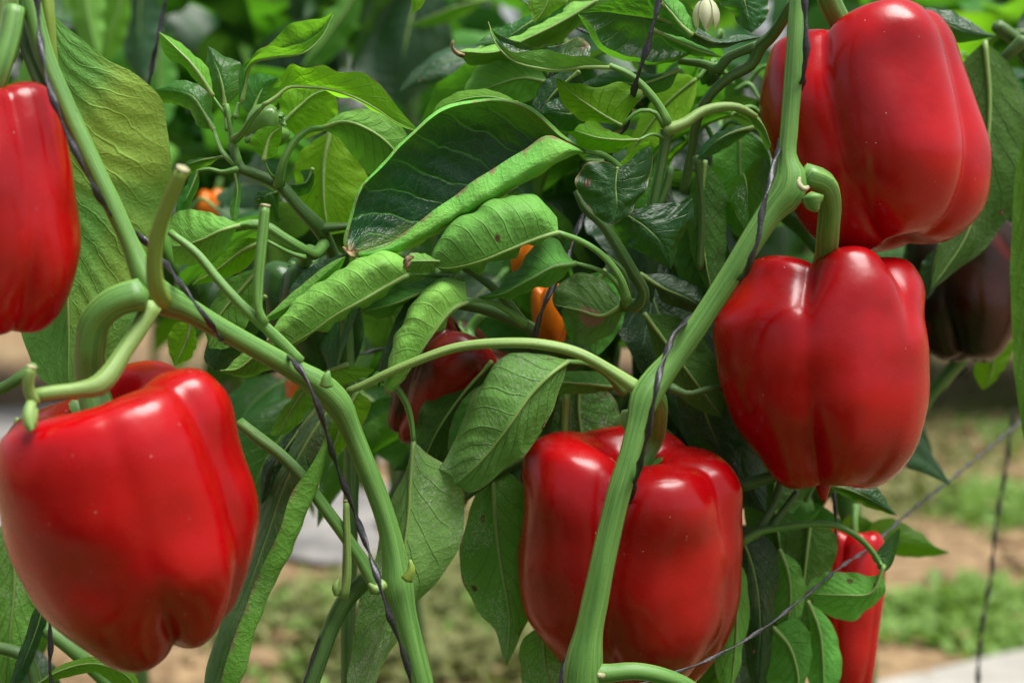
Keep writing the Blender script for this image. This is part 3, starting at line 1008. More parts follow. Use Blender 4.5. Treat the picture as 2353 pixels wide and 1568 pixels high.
def row_plant(x, y, h, n, label, seed, spread=0.2, zlo=0.25, size=(0.8, 1.5), group='pepper plants in the rows behind', bias=None):
    rg = np.random.default_rng(abs(int(seed)))
    root = empty('pepper_plant', (x, y, 0), label, 'plant', group)
    pts = [np.array([x, y, -0.03])]
    for i in range(1, 6):
        pts.append(np.array([x + rg.normal(0, 0.02), y + rg.normal(0, 0.02), h * i / 5]))
    C = catmull(pts, 26)
    Vv, Ff, UV = tube_data(C, np.linspace(0.009, 0.004, 26), 10, 0.05)
    mesh_obj('main_stem', Vv, Ff, M['stem_dark'], root, uv=UV)
    for i in range(n):
        z = rg.uniform(zlo, h + 0.05)
        a = rg.uniform(0, 6.28)
        rr = spread * rg.random() ** 0.6
        p = Vector((x + rr * math.cos(a), y + rr * math.sin(a), z))
        s_ = rg.uniform(*size)
        m = Matrix.Translation(p) @ Matrix.Rotation(a + rg.normal(0, 0.5), 4, 'Z') @ Matrix.Rotation(rg.normal(0.15, 0.45), 4, 'Y') @ Matrix.Rotation(rg.normal(0, 0.5), 4, 'X') @ Matrix.Scale(s_, 4)
        put_leaf(int(rg.integers(0, len(TEMPL))) if bias is None else bias[int(rg.integers(0, len(bias)))], root, m)
    return root
# far rows: the wall of foliage that closes the view
def mass_plant(xx, yy, h, n, zlo, rad, label, group, seed, mat, size=(0.13, 0.22)):
    rg = np.random.default_rng(seed)
    root = empty('pepper_plant', (xx, yy, 0), label, 'plant', group)
    VV, FF, U1, U2 = [], [], [], []
    for q in range(n):
        z = rg.uniform(zlo, h)
        a = rg.uniform(0, 6.28)
        rr = rad * rg.random() ** 0.5
        L = rg.uniform(*size)
        G, v, j = generic_leaf_grid((xx + rr * math.cos(a), yy + rr * math.sin(a), z), (math.cos(a), math.sin(a), 0.25), (rg.normal(0, 0.35), rg.normal(0, 0.35), 1), L, L * 0.5, rg.uniform(0.7, 1.7), 0.2, 0, rg.normal(0, 0.5), 8, 5, q)
        n0 = len(VV)
        VV += list(G.reshape(-1, 3))
        for r_ in range(8):
            for c_ in range(5):
                U1.append((r_ / 7, c_ / 4))
                U2.append((q * 0.37 + r_ / 7 * L, c_ / 4 * L * 0.5))
        FF += [(n0 + r_ * 5 + c_, n0 + (r_ + 1) * 5 + c_, n0 + (r_ + 1) * 5 + c_ + 1, n0 + r_ * 5 + c_ + 1) for r_ in range(7) for c_ in range(4)]
    tag(mesh_obj('foliage', VV, FF, M[mat], root, uv=U1, uvm=U2), kind='stuff')
    Vv, Ff, UV = tube_data(np.array([(xx, yy, -0.03), (xx + 0.01, yy, h * 0.33), (xx, yy + 0.01, h * 0.66), (xx, yy, h * 0.95)]), [0.011, 0.010, 0.008, 0.005], 8)
    mesh_obj('main_stem', Vv, Ff, M['stem_dark'], root, uv=UV)
    return root


for i, xx in enumerate((-2.3, -1.7, -1.1, -0.5, 0.1, 0.7, 1.3, 1.9, 2.5)):
    mass_plant(xx, 4.4 + 0.1 * math.sin(i * 2.1), 1.95, 330, 0.40, 0.44, 'dense blurred pepper plant in the farthest row, too soft to tell apart', 'plants of the farthest row', 210 + i, ('leaf', 'leaf_dark', 'leaf_dark')[i % 3], (0.2, 0.3))
# unseen facing row added across the aisle to shade fruit and darken its reflections
for i, (xx, yy) in enumerate(((-1.5, -0.65), (-0.9, -0.7), (-0.3, -0.65), (0.3, -0.7), (-1.9, 0.1))):
    mass_plant(xx, yy, 1.12, 170, 0.08, 0.36, 'unseen tall leafy pepper plant of the facing row added across the aisle', 'unseen plants of the facing row', 300 + i, 'leaf_dark', (0.12, 0.2))
# ------------------------------------------------------------------ the peppers
G4 = (0.22, 0.14, 0.13, 0.17, 0.30, 26, 26)
GS = (0.16, 0.10, 0.09, 0.11, 0.22, 20, 16)
# upper of the two on the twined stem, tilted, beside the frame's top corner
pepper(2000, 300, 0.665, 550, [
    (5, [222, 234, 240, 246, 222], 249, -283), (90, [200, 220, 225, 215, 180], 240, -270), (188, [212, 240, 228, 212, 176], 244, -282),
    (282, [232, 240, 236, 226, 178], 247, -256)], 'red', 'big tilted red bell pepper at the top of the twine wrapped stem', rot=-10, pitch=-6,
    grooves=[GS, GS, (0.24, 0.18, 0.15, 0.16, 0.26, 30, 8, 236), (0.17, 0.135, 0.13, 0.14, 0.22, 12, 10, 322)], cav=64, dim=46,
    stalk=[(1930, 55, 0.66), (1905, 5, 0.655), (1885, -60, 0.65)], stalk_r=27, sharp=0.66, group='ripe red peppers hanging in focus')
# middle one, upright
pepper(1886, 846, 0.655, 555, [
    (348, [232, 242, 238, 226, 190], 252, -275), (95, [205, 220, 225, 205, 160], 242, -270), (192, [186, 244, 236, 204, 142], 256, -279),
    (287, [214, 230, 228, 212, 166], 262, -266)], 'red', 'upright red bell pepper with pointed blossom tip hanging below the tilted one', rot=0, pitch=-5,
    grooves=[GS, (0.26, 0.11, 0.10, 0.20, 0.40, 34, 14, 250), (0.16, 0.03, 0.00, 0.00, 0.05, 30, 2, 314), GS], cav=70, dim=30,
    stalk=[(1897, 582, 0.635), (1902, 520, 0.622), (1905, 460, 0.612), (1888, 415, 0.603), (1850, 402, 0.600)], stalk_r=27, tip=True, sharp=0.70, group='ripe red peppers hanging in focus')
# lower centre, seen a little from above
pepper(1452, 1275, 0.662, 580, [
    (350, [240, 252, 248, 232, 180], 244, -336), (80, [205, 225, 230, 210, 170], 268, -290), (196, [246, 252, 262, 252, 184], 296, -300),
    (290, [232, 236, 240, 230, 180], 256, -312)], 'red', 'red bell pepper behind the pale green stem at the lower middle', rot=-1, pitch=13,
    grooves=[GS, (0.28, 0.15, 0.14, 0.22, 0.40, 40, 16, 250), (0.15, 0.085, 0.085, 0.10, 0.22, 24, 8, 329), GS], cav=72, dim=44,
    stalk=[(1502, 1010, 0.655), (1512, 960, 0.640), (1510, 915, 0.622), (1490, 885, 0.608)], stalk_r=22, sharp=0.68, group='ripe red peppers hanging in focus')
# lower left, largest and nearest
pepper(306, 1196, 0.568, 640, [
    (352, [284, 288, 290, 266, 200], 324, -290), (314, [270, 284, 286, 272, 214], 320, -304), (70, [262, 270, 262, 250, 200], 326, -290), (150, [270, 288, 286, 246, 170], 280, -310),
    (243, [262, 276, 274, 254, 188], 314, -330)], 'red', 'largest red bell pepper, cut by the photo edge at the lower left', rot=-13, pitch=14,
    grooves=[GS, (0.16, 0.05, 0.03, 0.03, 0.05, 34, 6, 188), (0.05, 0.03, 0.02, 0.07, 0.32, 2, 40, 290), (0.12, 0.085, 0.08, 0.085, 0.16, 10, 12, 334), (0.20, 0.10, 0.08, 0.10, 0.18, 34, 16)], cav=80, dim=55, calyx_r=105,
    stalk=[(212, 880, 0.560, 36), (208, 800, 0.554, 35), (222, 735, 0.550, 35), (268, 692, 0.548, 36), (325, 676, 0.550, 38)], stalk_r=33, stalk_mat='stem', sharp=0.66,
    group='ripe red peppers hanging in focus')
# upper left, cut by the frame
pepper(-22, 486, 0.555, 585, [
    (352, [170, 190, 198, 196, 160], 288, -284), (80, [170, 190, 200, 190, 150], 280, -280), (190, [170, 200, 205, 195, 150], 280, -280), (280, [165, 190, 196, 188, 150], 284, -284)],
    'red', 'red bell pepper half out of the picture beside the upper left stem', rot=-3, pitch=4, grooves=[GS] * 4, stalk=[(5, 150, 0.55), (25, 80, 0.553), (35, 20, 0.556)], stalk_r=24,
    group='ripe red peppers hanging in focus')
# half ripe ones deeper in
pepper(2216, 676, 0.795, 330, [
    (10, [128, 138, 138, 128, 96], 170, -158), (100, [120, 130, 130, 120, 90], 165, -150), (188, [128, 140, 140, 128, 96], 170, -156), (276, [120, 130, 130, 122, 92], 165, -158)],
    'maroon', 'dark maroon half ripe pepper under the blotched leaf at the right', rot=3, pitch=-10, grooves=[G4, G4, G4, (0.12, 0.08, 0.08, 0.14, 0.3, 14, 20, 232)], cav=30, dim=26,
    stalk=[(2225, 510, 0.80), (2240, 440, 0.80)], stalk_r=15, group='half ripe and green peppers among the leaves')
pepper(1012, 884, 0.708, 330, [
    (10, [140, 146, 124, 98, 64], 150, -160), (100, [110, 110, 100, 80, 50], 150, -150), (190, [140, 144, 124, 98, 64], 150, -150), (280, [136, 140, 120, 96, 62], 148, -155)],
    'dark_red', 'brownish red half ripe pepper behind the arching leaf stalk', rot=36, pitch=6, grooves=[G4] * 4, cav=36, dim=20,
    stalk=[(1078, 762, 0.71), (1110, 720, 0.71)], stalk_r=13, group='half ripe and green peppers among the leaves')
pepper(722, 735, 0.715, 300, [
    (10, [100, 110, 112, 106, 84], 150, -138), (95, [96, 104, 108, 100, 80], 148, -140), (185, [100, 112, 112, 104, 84], 150, -140), (275, [100, 108, 110, 102, 82], 150, -138)],
    'green_fruit', 'dark green unripe pepper behind the rolled leaves', rot=-8, pitch=14, grooves=[G4] * 4, cav=34, dim=24,
    stalk=[(700, 600, 0.69, 18), (706, 575, 0.68, 14), (735, 578, 0.672, 13), (752, 556, 0.668, 12), (742, 530, 0.664, 10)], stalk_r=16, calyx_r=44, group='half ripe and green peppers among the leaves')
pepper(606, 292, 0.665, 100, [
    (10, [50, 56, 52, 44, 30], 46, -50), (130, [50, 54, 52, 44, 30], 46, -48), (255, [50, 56, 52, 44, 30], 46, -50)],
    'pale_fruit', 'small pale green young pepper inside the leafy shoot', rot=60, pitch=0, grooves=[GS] * 3, cav=14, dim=8, calyx_r=22,
    stalk=[(565, 325, 0.655)], stalk_r=7, nth=72, nt=48, group='half ripe and green peppers among the leaves')
pepper(1628, 172, 0.70, 60, [(10, [24, 27, 26, 22, 16], 26, -26), (130, [24, 27, 26, 22, 16], 26, -26), (250, [24, 27, 26, 22, 16], 26, -26)],
    'green_fruit', 'tiny round green pepper beside the forked branch', rot=20, pitch=0, grooves=[GS] * 3, cav=8, dim=5, calyx_r=12,
    stalk=[(1645, 150, 0.695)], stalk_r=4, nth=60, nt=40, group='half ripe and green peppers among the leaves')
# long narrow red one low on the right
pepper(1948, 1415, 0.735, 400, [
    (8, [74, 80, 74, 68, 60], 200, -260), (98, [60, 64, 62, 60, 46], 196, -215), (188, [74, 80, 74, 68, 60], 200, -260), (278, [58, 62, 58, 56, 44], 198, -218)],
    'red', 'narrow red pepper hanging behind the curled leaf at the lower right', rot=4, pitch=0, grooves=[GS] * 4, cav=14, dim=14, stalk=[(1962, 1205, 0.735), (1965, 1160, 0.74)], stalk_r=9, calyx=False,
    group='peppers farther back')
# orange fruit, out of focus
for (x, y, d, h, wd, lab, tx) in ((498, 480, 1.15, 84, 44, 'blurred orange pepper behind the leafy shoot', 0), (1207, 596, 0.70, 110, 34, 'orange pepper glowing behind the rolled leaves, the upper one', 4),
                                  (1264, 728, 0.70, 150, 42, 'orange pepper beside the black twine, the lower one', -3), (548, 605, 0.95, 60, 34, 'small blurred orange pepper below the leafy shoot', 0),
                                  (538, 792, 0.95, 60, 26, 'small orange pepper showing behind the left stem', 0), (680, 895, 1.6, 60, 24, 'farthest small orange pepper above the mulch film', 0)):
    hh = h * 0.5
    Rr = [wd * 0.9, wd, wd, wd * 0.9, wd * 0.66]
    pepper(x, y, d, h, [(15 + tx, Rr, hh, -hh), (105, Rr, hh, -hh), (195, Rr, hh, -hh), (285, Rr, hh, -hh)], 'orange', lab, rot=tx * 2, grooves=[GS] * 4, cav=h * 0.12, dim=h * 0.08,
           calyx=False, stalk=[(x + 4, y - hh * 1.2, d), (x + 8, y - hh * 1.6, d)], stalk_r=7, nth=60, nt=40, group='orange peppers farther back')
# ------------------------------------------------------------------ the three plants in front
plantR = empty('pepper_plant', at(1345, 4650, 0.605) * np.array([1, 1, 0]), 'pepper plant with thick ribbed stem zigzagging up the right half, twine around it', 'plant', 'pepper plants in front')
plantL = empty('pepper_plant', at(1000, 4650, 0.620) * np.array([1, 1, 0]), 'pepper plant with bowed green stem running from the upper left corner to the bottom', 'plant', 'pepper plants in front')
plantM = empty('pepper_plant', at(1420, 4400, 0.72) * np.array([1, 1, 0]), 'leafy pepper plant with curled leaves filling the middle behind the stems', 'plant', 'pepper plants in front')
plantS = empty('pepper_plant', at(800, 4400, 0.68) * np.array([1, 1, 0]), 'young leafy pepper shoot with bright leaves in the upper left middle', 'plant', 'pepper plants in front')
plantE = empty('pepper_plant', at(2300, 4300, 0.78) * np.array([1, 1, 0]), 'pepper plant along the right edge with a blotched hanging leaf', 'plant', 'pepper plants in front')

ST, SD, SP, SY = M['stem'], M['stem_dark'], M['stem_pale'], M['stem_yellow']
# right plant
stem('main_stem', [(1840, -160, 0.604, 20), (1833, 0, 0.602, 21), (1826, 110, 0.600, 21), (1819, 210, 0.600, 21), (1812, 300, 0.600, 21), (1808, 365, 0.600, 24), (1815, 410, 0.600, 40), (1808, 440, 0.600, 42),
                   (1775, 480, 0.600, 32), (1735, 540, 0.600, 28), (1690, 612, 0.601, 27), (1640, 690, 0.602, 26), (1592, 762, 0.602, 26), (1550, 820, 0.602, 27), (1508, 872, 0.600, 33),
                   (1480, 915, 0.597, 36), (1465, 970, 0.595, 27), (1448, 1040, 0.593, 26), (1424, 1120, 0.592, 27), (1404, 1200, 0.592, 28), (1384, 1290, 0.592, 30), (1366, 1380, 0.593, 31),
                   (1352, 1450, 0.594, 33), (1342, 1510, 0.595, 42), (1338, 1560, 0.596, 46), (1340, 1650, 0.597, 36), (1345, 2400, 0.60, 40), (1345, 4650, 0.605, 46)], ST, plantR, seed=3, nring=20, ridge=0.022, n=230)
stem('branch', [(1350, 1545, 0.594, 24), (1395, 1545, 0.594, 22), (1450, 1540, 0.594, 20), (1510, 1548, 0.596, 19), (1570, 1570, 0.600, 18), (1640, 1630, 0.61, 18)], ST, plantR, seed=5)
stem('branch', [(1478, 900, 0.602, 20), (1470, 935, 0.612, 16), (1462, 960, 0.625, 12)], SD, plantR, seed=6)
stem('node_bud', [(1865, 452, 0.592, 26), (1868, 470, 0.592, 20), (1876, 484, 0.592, 7)], ST, plantR, seed=8)
stem('leaf_scar', [(1836, 408, 0.5885, 3), (1836, 424, 0.586, 6), (1845, 434, 0.585, 7), (1856, 430, 0.586, 5)], M['scar'], plantR, ridge=0.0)
stem('leaf_scar', [(1373, 1549, 0.586, 6), (1380, 1551, 0.586, 7), (1388, 1549, 0.587, 4)], M['scar'], plantR, ridge=0.0)
stem('branch', [(1895, -90, 0.645, 24), (1880, -40, 0.640, 22)], ST, plantR, seed=9)
stem('bud', [(1440, 945, 0.606, 12), (1436, 965, 0.606, 14), (1444, 985, 0.607, 9)], SP, plantR, ridge=0.0)
# left plant
stem('main_stem', [(60, -180, 0.560, 22), (72, 0, 0.560, 22), (98, 110, 0.560, 22), (150, 240, 0.560, 22), (205, 360, 0.560, 22), (258, 470, 0.560, 22), (304, 570, 0.560, 22), (335, 640, 0.560, 30), (365, 680, 0.562, 38),
                   (420, 705, 0.568, 30), (500, 750, 0.575, 25), (590, 800, 0.583, 24), (670, 845, 0.590, 25), (735, 885, 0.596, 32), (775, 925, 0.600, 33), (805, 985, 0.604, 25), (840, 1070, 0.607, 24),
                   (872, 1150, 0.609, 24), (896, 1230, 0.610, 26), (908, 1300, 0.611, 32), (912, 1350, 0.611, 38), (925, 1400, 0.611, 30), (942, 1470, 0.612, 28), (968, 1568, 0.613, 28), (990, 1800, 0.615, 30), (1000, 4650, 0.62, 40)],
     ST, plantL, seed=13, nring=20, n=230)
stem('side_branch', [(350, 700, 0.556, 24), (320, 755, 0.552, 21), (282, 812, 0.546, 20), (250, 862, 0.540, 24), (225, 886, 0.537, 26), (180, 895, 0.534, 19), (120, 902, 0.530, 18), (80, 908, 0.528, 17)], SP, plantL, seed=15)
stem('cut_stalk', [(378, 692, 0.535, 20), (362, 665, 0.528, 21), (354, 610, 0.522, 19), (362, 540, 0.517, 18), (385, 470, 0.512, 17), (408, 415, 0.508, 17), (420, 388, 0.506, 15)], SY, plantL, seed=16)
stem('cut_stalk', [(80, 925, 0.525, 14), (66, 890, 0.522, 13), (70, 850, 0.520, 12), (72, 842, 0.520, 11)], SP, plantL, seed=17)
stem('bud', [(72, 925, 0.520, 12), (66, 955, 0.517, 16), (72, 985, 0.516, 12), (80, 940, 0.52, 8)], SP, plantL, seed=18)
stem('branch', [(15, -100, 0.57, 20), (20, 0, 0.57, 22), (16, 70, 0.57, 28), (12, 110, 0.57, 34), (6, 150, 0.566, 20), (-20, 200, 0.56, 14)], SP, plantL, seed=19)
stem('branch', [(40, 30, 0.568, 14), (60, 110, 0.566, 14), (90, 190, 0.563, 14), (135, 270, 0.562, 12)], SD, plantL, seed=20)
stem('branch', [(105, -60, 0.566, 16), (112, 40, 0.566, 15), (122, 130, 0.568, 10), (134, 190, 0.570, 5)], SY, plantL, seed=21)
stem('branch', [(870, 1355, 0.613, 20), (840, 1300, 0.613, 16), (790, 1225, 0.613, 15), (735, 1150, 0.613, 15), (700, 1100, 0.613, 14), (640, 1040, 0.615, 14), (600, 1010, 0.617, 15), (550, 970, 0.62, 14)], ST, plantL, seed=22)
stem('branch', [(840, 1330, 0.622, 20), (800, 1370, 0.622, 22), (765, 1430, 0.622, 20), (738, 1500, 0.622, 20), (712, 1575, 0.622, 20), (690, 1750, 0.625, 20)], SD, plantL, seed=23)
stem('cut_stalk', [(790, 1370, 0.612, 12), (798, 1330, 0.610, 9), (799, 1250, 0.610, 8), (796, 1180, 0.610, 8), (796, 1150, 0.610, 7)], SP, plantL, seed=24)
stem('bud', [(775, 1365, 0.612, 8), (772, 1345, 0.611, 9), (778, 1330, 0.611, 3)], SP, plantL)
stem('bud', [(880, 1340, 0.600, 14), (862, 1352, 0.597, 10), (848, 1340, 0.596, 4)], SP, plantL)
stem('bud', [(935, 1330, 0.600, 14), (945, 1305, 0.599, 9), (942, 1286, 0.599, 4)], SY, plantL)
stem('bud', [(750, 885, 0.585, 16), (752, 862, 0.584, 9), (756, 852, 0.584, 3)], ST, plantL)
stem('cut_stalk', [(608, 742, 0.585, 12), (596, 720, 0.583, 10), (592, 660, 0.583, 12), (597, 590, 0.583, 13), (604, 520, 0.583, 13), (608, 472, 0.583, 12)], ST, plantL, seed=25, nridge=3, ridge=0.12)
stem('branch', [(690, 830, 0.590, 13), (640, 780, 0.588, 14), (600, 742, 0.586, 13), (560, 705, 0.586, 12), (500, 640, 0.587, 11), (450, 580, 0.588, 10), (390, 533, 0.59, 8)], ST, plantL, seed=26)
stem('branch', [(-40, 905, 0.60, 14), (10, 890, 0.60, 14), (50, 865, 0.60, 14), (80, 840, 0.605, 12)], ST, plantL, seed=27)
stem('branch', [(100, 1440, 0.66, 17), (160, 1485, 0.66, 17), (220, 1540, 0.66, 17), (280, 1600, 0.66, 17)], ST, plantL, seed=28)
stem('branch', [(-30, 1480, 0.66, 14), (60, 1510, 0.66, 15), (90, 1600, 0.66, 15)], SD, plantL, seed=29)
# middle plant
stem('main_stem', [(1430, 690, 0.665, 15), (1380, 760, 0.672, 15), (1330, 820, 0.680, 15), (1280, 880, 0.685, 16), (1255, 960, 0.69, 16), (1250, 1050, 0.695, 17), (1260, 1200, 0.70, 18), (1300, 1600, 0.70, 20), (1420, 4400, 0.72, 26)], SD, plantM, seed=31)
stem('branch', [(1062, 1140, 0.66, 15), (1120, 1098, 0.664, 15), (1180, 1062, 0.668, 15), (1240, 1030, 0.672, 15), (1290, 990, 0.675, 14), (1300, 920, 0.675, 12)], SD, plantM, seed=32)
stem('branch', [(1437, 700, 0.655, 16), (1470, 700, 0.650, 17), (1478, 680, 0.648, 15), (1450, 620, 0.642, 14), (1415, 560, 0.640, 13), (1380, 510, 0.640, 12), (1345, 480, 0.642, 11), (1325, 440, 0.645, 9)], SD, plantM, seed=33)
stem('branch', [(1435, 705, 0.655, 14), (1437, 660, 0.640, 11), (1425, 620, 0.634, 10), (1390, 590, 0.63, 9)], SD, plantM, seed=34)
stem('branch', [(1230, 765, 0.66, 15), (1200, 740, 0.655, 13), (1170, 700, 0.650, 11), (1120, 650, 0.645, 10), (1060, 610, 0.645, 9)], SD, plantM, seed=35)
stem('branch', [(1225, 755, 0.665, 14), (1150, 720, 0.675, 16), (1080, 700, 0.685, 16), (1000, 690, 0.69, 14)], SD, plantM, seed=36)
stem('branch', [(1532, 300, 0.630, 17), (1522, 360, 0.632, 12), (1508, 430, 0.634, 12), (1495, 490, 0.636, 12)], SD, plantM, seed=37)
stem('branch', [(1540, 385, 0.632, 9), (1530, 430, 0.634, 9), (1510, 480, 0.636, 10)], SD, plantM, seed=38)
stem('branch', [(1530, 300, 0.628, 16), (1570, 285, 0.628, 13), (1610, 258, 0.630, 12), (1655, 246, 0.632, 11), (1700, 248, 0.634, 9), (1738, 268, 0.636, 6)], SP, plantM, seed=39)
stem('branch', [(1822, 5, 0.62, 14), (1795, 50, 0.63, 14), (1770, 85, 0.64, 14), (1745, 108, 0.645, 16), (1728, 146, 0.648, 13), (1675, 178, 0.652, 12), (1628, 222, 0.656, 12), (1604, 266, 0.66, 12), (1590, 340, 0.668, 11), (1570, 440, 0.675, 11)], SD, plantM, seed=40)
stem('branch', [(1743, 106, 0.645, 14), (1700, 120, 0.648, 11), (1668, 136, 0.65, 12), (1652, 158, 0.652, 13), (1620, 148, 0.656, 10), (1560, 140, 0.66, 8)], SD, plantM, seed=41)
stem('branch', [(1600, 360, 0.66, 9), (1612, 480, 0.665, 8), (1608, 620, 0.67, 8)], SD, plantM, seed=42)
stem('branch', [(1700, 1115, 0.68, 15), (1760, 1098, 0.68, 14), (1800, 1085, 0.682, 14)], SD, plantM, seed=43)
stem('branch', [(1700, 1240, 0.675, 11), (1735, 1225, 0.675, 13), (1760, 1190, 0.675, 10), (1785, 1140, 0.678, 10), (1795, 1095, 0.68, 9)], SD, plantM, seed=44)
stem('branch', [(1765, 1215, 0.675, 8), (1800, 1170, 0.678, 8), (1830, 1130, 0.68, 8)], SD, plantM, seed=45)
stem('branch', [(1540, 890, 0.66, 12), (1580, 905, 0.66, 8), (1620, 895, 0.66, 8), (1670, 890, 0.665, 8)], SD, plantM, seed=46)
stem('branch', [(1300, 905, 0.665, 9), (1298, 950, 0.668, 8), (1296, 1000, 0.67, 8)], SP, plantM, seed=47)
# shoot
stem('main_stem', [(530, 330, 0.645, 7), (540, 360, 0.645, 10), (550, 385, 0.645, 13), (600, 405, 0.648, 13), (640, 425, 0.650, 14), (690, 480, 0.655, 15), (730, 520, 0.66, 18), (745, 545, 0.665, 16), (770, 600, 0.675, 15), (800, 900, 0.69, 17), (800, 1500, 0.69, 18), (800, 4400, 0.68, 26)], SD, plantS, seed=51)
stem('branch', [(735, 525, 0.66, 12), (800, 520, 0.66, 9), (860, 520, 0.665, 8)], SD, plantS, seed=52)
stem('branch', [(520, 240, 0.642, 6), (530, 290, 0.643, 8), (536, 330, 0.645, 9), (548, 380, 0.645, 12)], ST, plantS, seed=53)
stem('branch', [(745, 560, 0.662, 14), (720, 585, 0.650, 13), (690, 570, 0.640, 13), (650, 545, 0.636, 12), (610, 520, 0.634, 12), (570, 516, 0.632, 12), (540, 525, 0.632, 9)], ST, plantS, seed=54)
# right edge plant
stem('main_stem', [(2290, 60, 0.74, 16), (2340, 100, 0.75, 17), (2420, 300, 0.76, 18), (2460, 700, 0.77, 18), (2460, 1700, 0.78, 20), (2300, 4300, 0.78, 28)], SD, plantE, seed=61)
stem('branch', [(2070, 1020, 0.82, 17), (2110, 950, 0.82, 17), (2160, 880, 0.82, 17), (2210, 820, 0.82, 16)], ST, plantE, seed=62)
stem('branch', [(2352, 90, 0.74, 16), (2310, 130, 0.745, 12), (2290, 150, 0.75, 8)], SD, plantE, seed=63)
# pepper flower hanging at the top
fl = mesh_obj('flower', *tube_data(np.array([at(1622, -40, 0.635), at(1622, -15, 0.635), at(1622, 0, 0.635)]), [0.0018, 0.0024, 0.0036], 10)[:2], M['stem'], plantM,
              uv=tube_data(np.array([at(1622, -40, 0.635), at(1622, -15, 0.635), at(1622, 0, 0.635)]), [0.0018, 0.0024, 0.0036], 10)[2])
for i in range(6):
    a = 2 * math.pi * i / 6 + 0.3
    s_ = 0.635 * K
    c0 = at(1622, 0, 0.635)
    rails = []
    for w_ in (-1, 0, 1):
        aa = a + w_ * 0.46
        rail = []
        for t, rr, dy in ((0, 8, -4), (0.25, 22, 10), (0.55, 31, 32), (0.8, 30, 52), (1.0, 25, 68)):
            ww = aa if t < 0.9 else a + w_ * 0.06
            if t == 0.8:
                ww = a + w_ * 0.36
            rail.append(c0 + s_ * (rr * (1.04 if w_ == 0 else 1) * (math.cos(ww) * RIGHT + math.sin(ww) * FWD) - dy * UP))
        rails.append(rail)
    G, v, j = loft(rails, 14, 9, 1)
    fs = [(p * 9 + q, (p + 1) * 9 + q, (p + 1) * 9 + q + 1, p * 9 + q + 1) for p in range(13) for q in range(8)]
    mesh_obj('petal', G.reshape(-1, 3), fs, M['petal'], fl)
# ------------------------------------------------------------------ leaves, one by one (edges and midrib run from base to tip)
# the huge pale leaf behind the left stem
leaf(plantL, 0.635, [(60, 120, 6), (30, 300, 10), (20, 500, 12), (36, 700, 12), (62, 800, 8), (95, 870, 4)],
     [(112, 20), (124, 200), (140, 400), (156, 600), (162, 740), (158, 900)],
     [(147, 58), (204, 102), (245, 136), (296, 160), (341, 194), (371, 228), (382, 283), (390, 341), (394, 400), (388, 470), (370, 550), (345, 625), (318, 715), (268, 810), (205, 885)],
     'u', 'leaf_yellow', (10, 12), (-20, 0, 10), pucker=0.0022, wave=0.0015, rib=0.0016, nu=110, nv=48, veins=13.0)
leaf(plantL, 0.655, [(90, 640), (66, 760), (90, 850)], [(180, 600), (164, 740), (160, 870), (150, 905)], [(300, 640), (330, 740), (270, 850), (200, 900)], 'u', 'leaf', (8, 8), (0, 0, 0), rib=0.0013, pucker=0.0012)
# young shoot
leaf(plantS, 0.642, [(440, 178), (420, 150), (392, 140), (372, 112)], [(488, 220), (450, 160), (405, 112), (364, 73)], [(486, 185), (478, 160), (440, 120), (395, 88)], 'u', 'leaf_young', (3, 6), (0, -4, 0), pet=[(520, 268, 2), (505, 245, 0)], petr=4)
leaf(plantS, 0.650, [(500, 225), (478, 180), (474, 140)], [(516, 245), (510, 195), (497, 150), (478, 106)], [(545, 220), (560, 180), (552, 148), (515, 128)], 't', 'leaf_young', (5, 7), (0, -2, 4), pet=[(522, 300, 0), (518, 270, 0)], petr=5)
rolled(plantS, 0.640, [
    [(548, 235, 2), (556, 150, 3), (580, 128, 4), (620, 100, 5), (660, 60, 5), (700, 46, 4), (740, 42, 2), (767, 28, 0)],
    [(550, 236, 2), (572, 145, 4), (620, 118, 9), (680, 96, 10), (730, 66, 7), (767, 28, 0)],
    [(553, 236, 0), (580, 142, -2), (630, 128, -3), (700, 118, -4), (740, 76, -2), (767, 29, 0)],
    [(552, 235, 0), (575, 140, -6), (610, 112, -9), (650, 108, -9), (710, 92, -6), (767, 29, 0)]], 2, 't', 'leaf_young', pet=[(540, 270, 2), (546, 245, 2), (549, 236, 2)], petr=7, nv=40)
leaf(plantS, 0.655, [(450, 285), (432, 250), (400, 240), (372, 235)], [(492, 300), (470, 262), (440, 220), (395, 205), (356, 205)], [(488, 262), (484, 215), (460, 195), (410, 185), (375, 196)], 't', 'leaf_young', (6, 5), (0, 0, 4), pet=[(545, 380, -10), (515, 355, -8), (500, 325, -4)], petr=7)
leaf(plantS, 0.665, [(560, 250), (552, 215), (560, 180), (590, 170)], [(578, 268), (590, 230), (610, 195), (640, 178)], [(615, 262), (640, 235), (650, 200)], 't', 'leaf_young', (6, 6), (0, 0, 0), rib=0.0012)
rolled(plantS, 0.628, [
    [(604, 241, 0), (640, 205, 0), (652, 169, -1), (668, 147, -2), (700, 155, -2), (744, 151, -2), (776, 165, 0), (832, 167, 2), (872, 193, 4), (912, 245, 7), (962, 301, 10)],
    [(605, 242, 0), (632, 222, 0), (660, 200, 1), (700, 198, 2), (744, 200, 3), (816, 222, 4), (868, 250, 6), (915, 282, 8), (962, 302, 10)],
    [(606, 243, 0), (640, 224, 4), (670, 206, 8), (744, 210, 14), (816, 232, 16), (868, 258, 14), (915, 288, 12), (962, 303, 10)]], 1, 'u', 'leaf_lit', pet=[(540, 318, 14), (556, 306, 8), (578, 272, 3), (605, 242, 0)], petr=9, nv=26, wave=0.0014)
leaf(plantS, 0.672, [(640, 240), (640, 215), (670, 198)], [(650, 285), (690, 245), (730, 215), (768, 205)], [(690, 318), (745, 300), (776, 262)], 'u', 'leaf_lit', (5, 5))
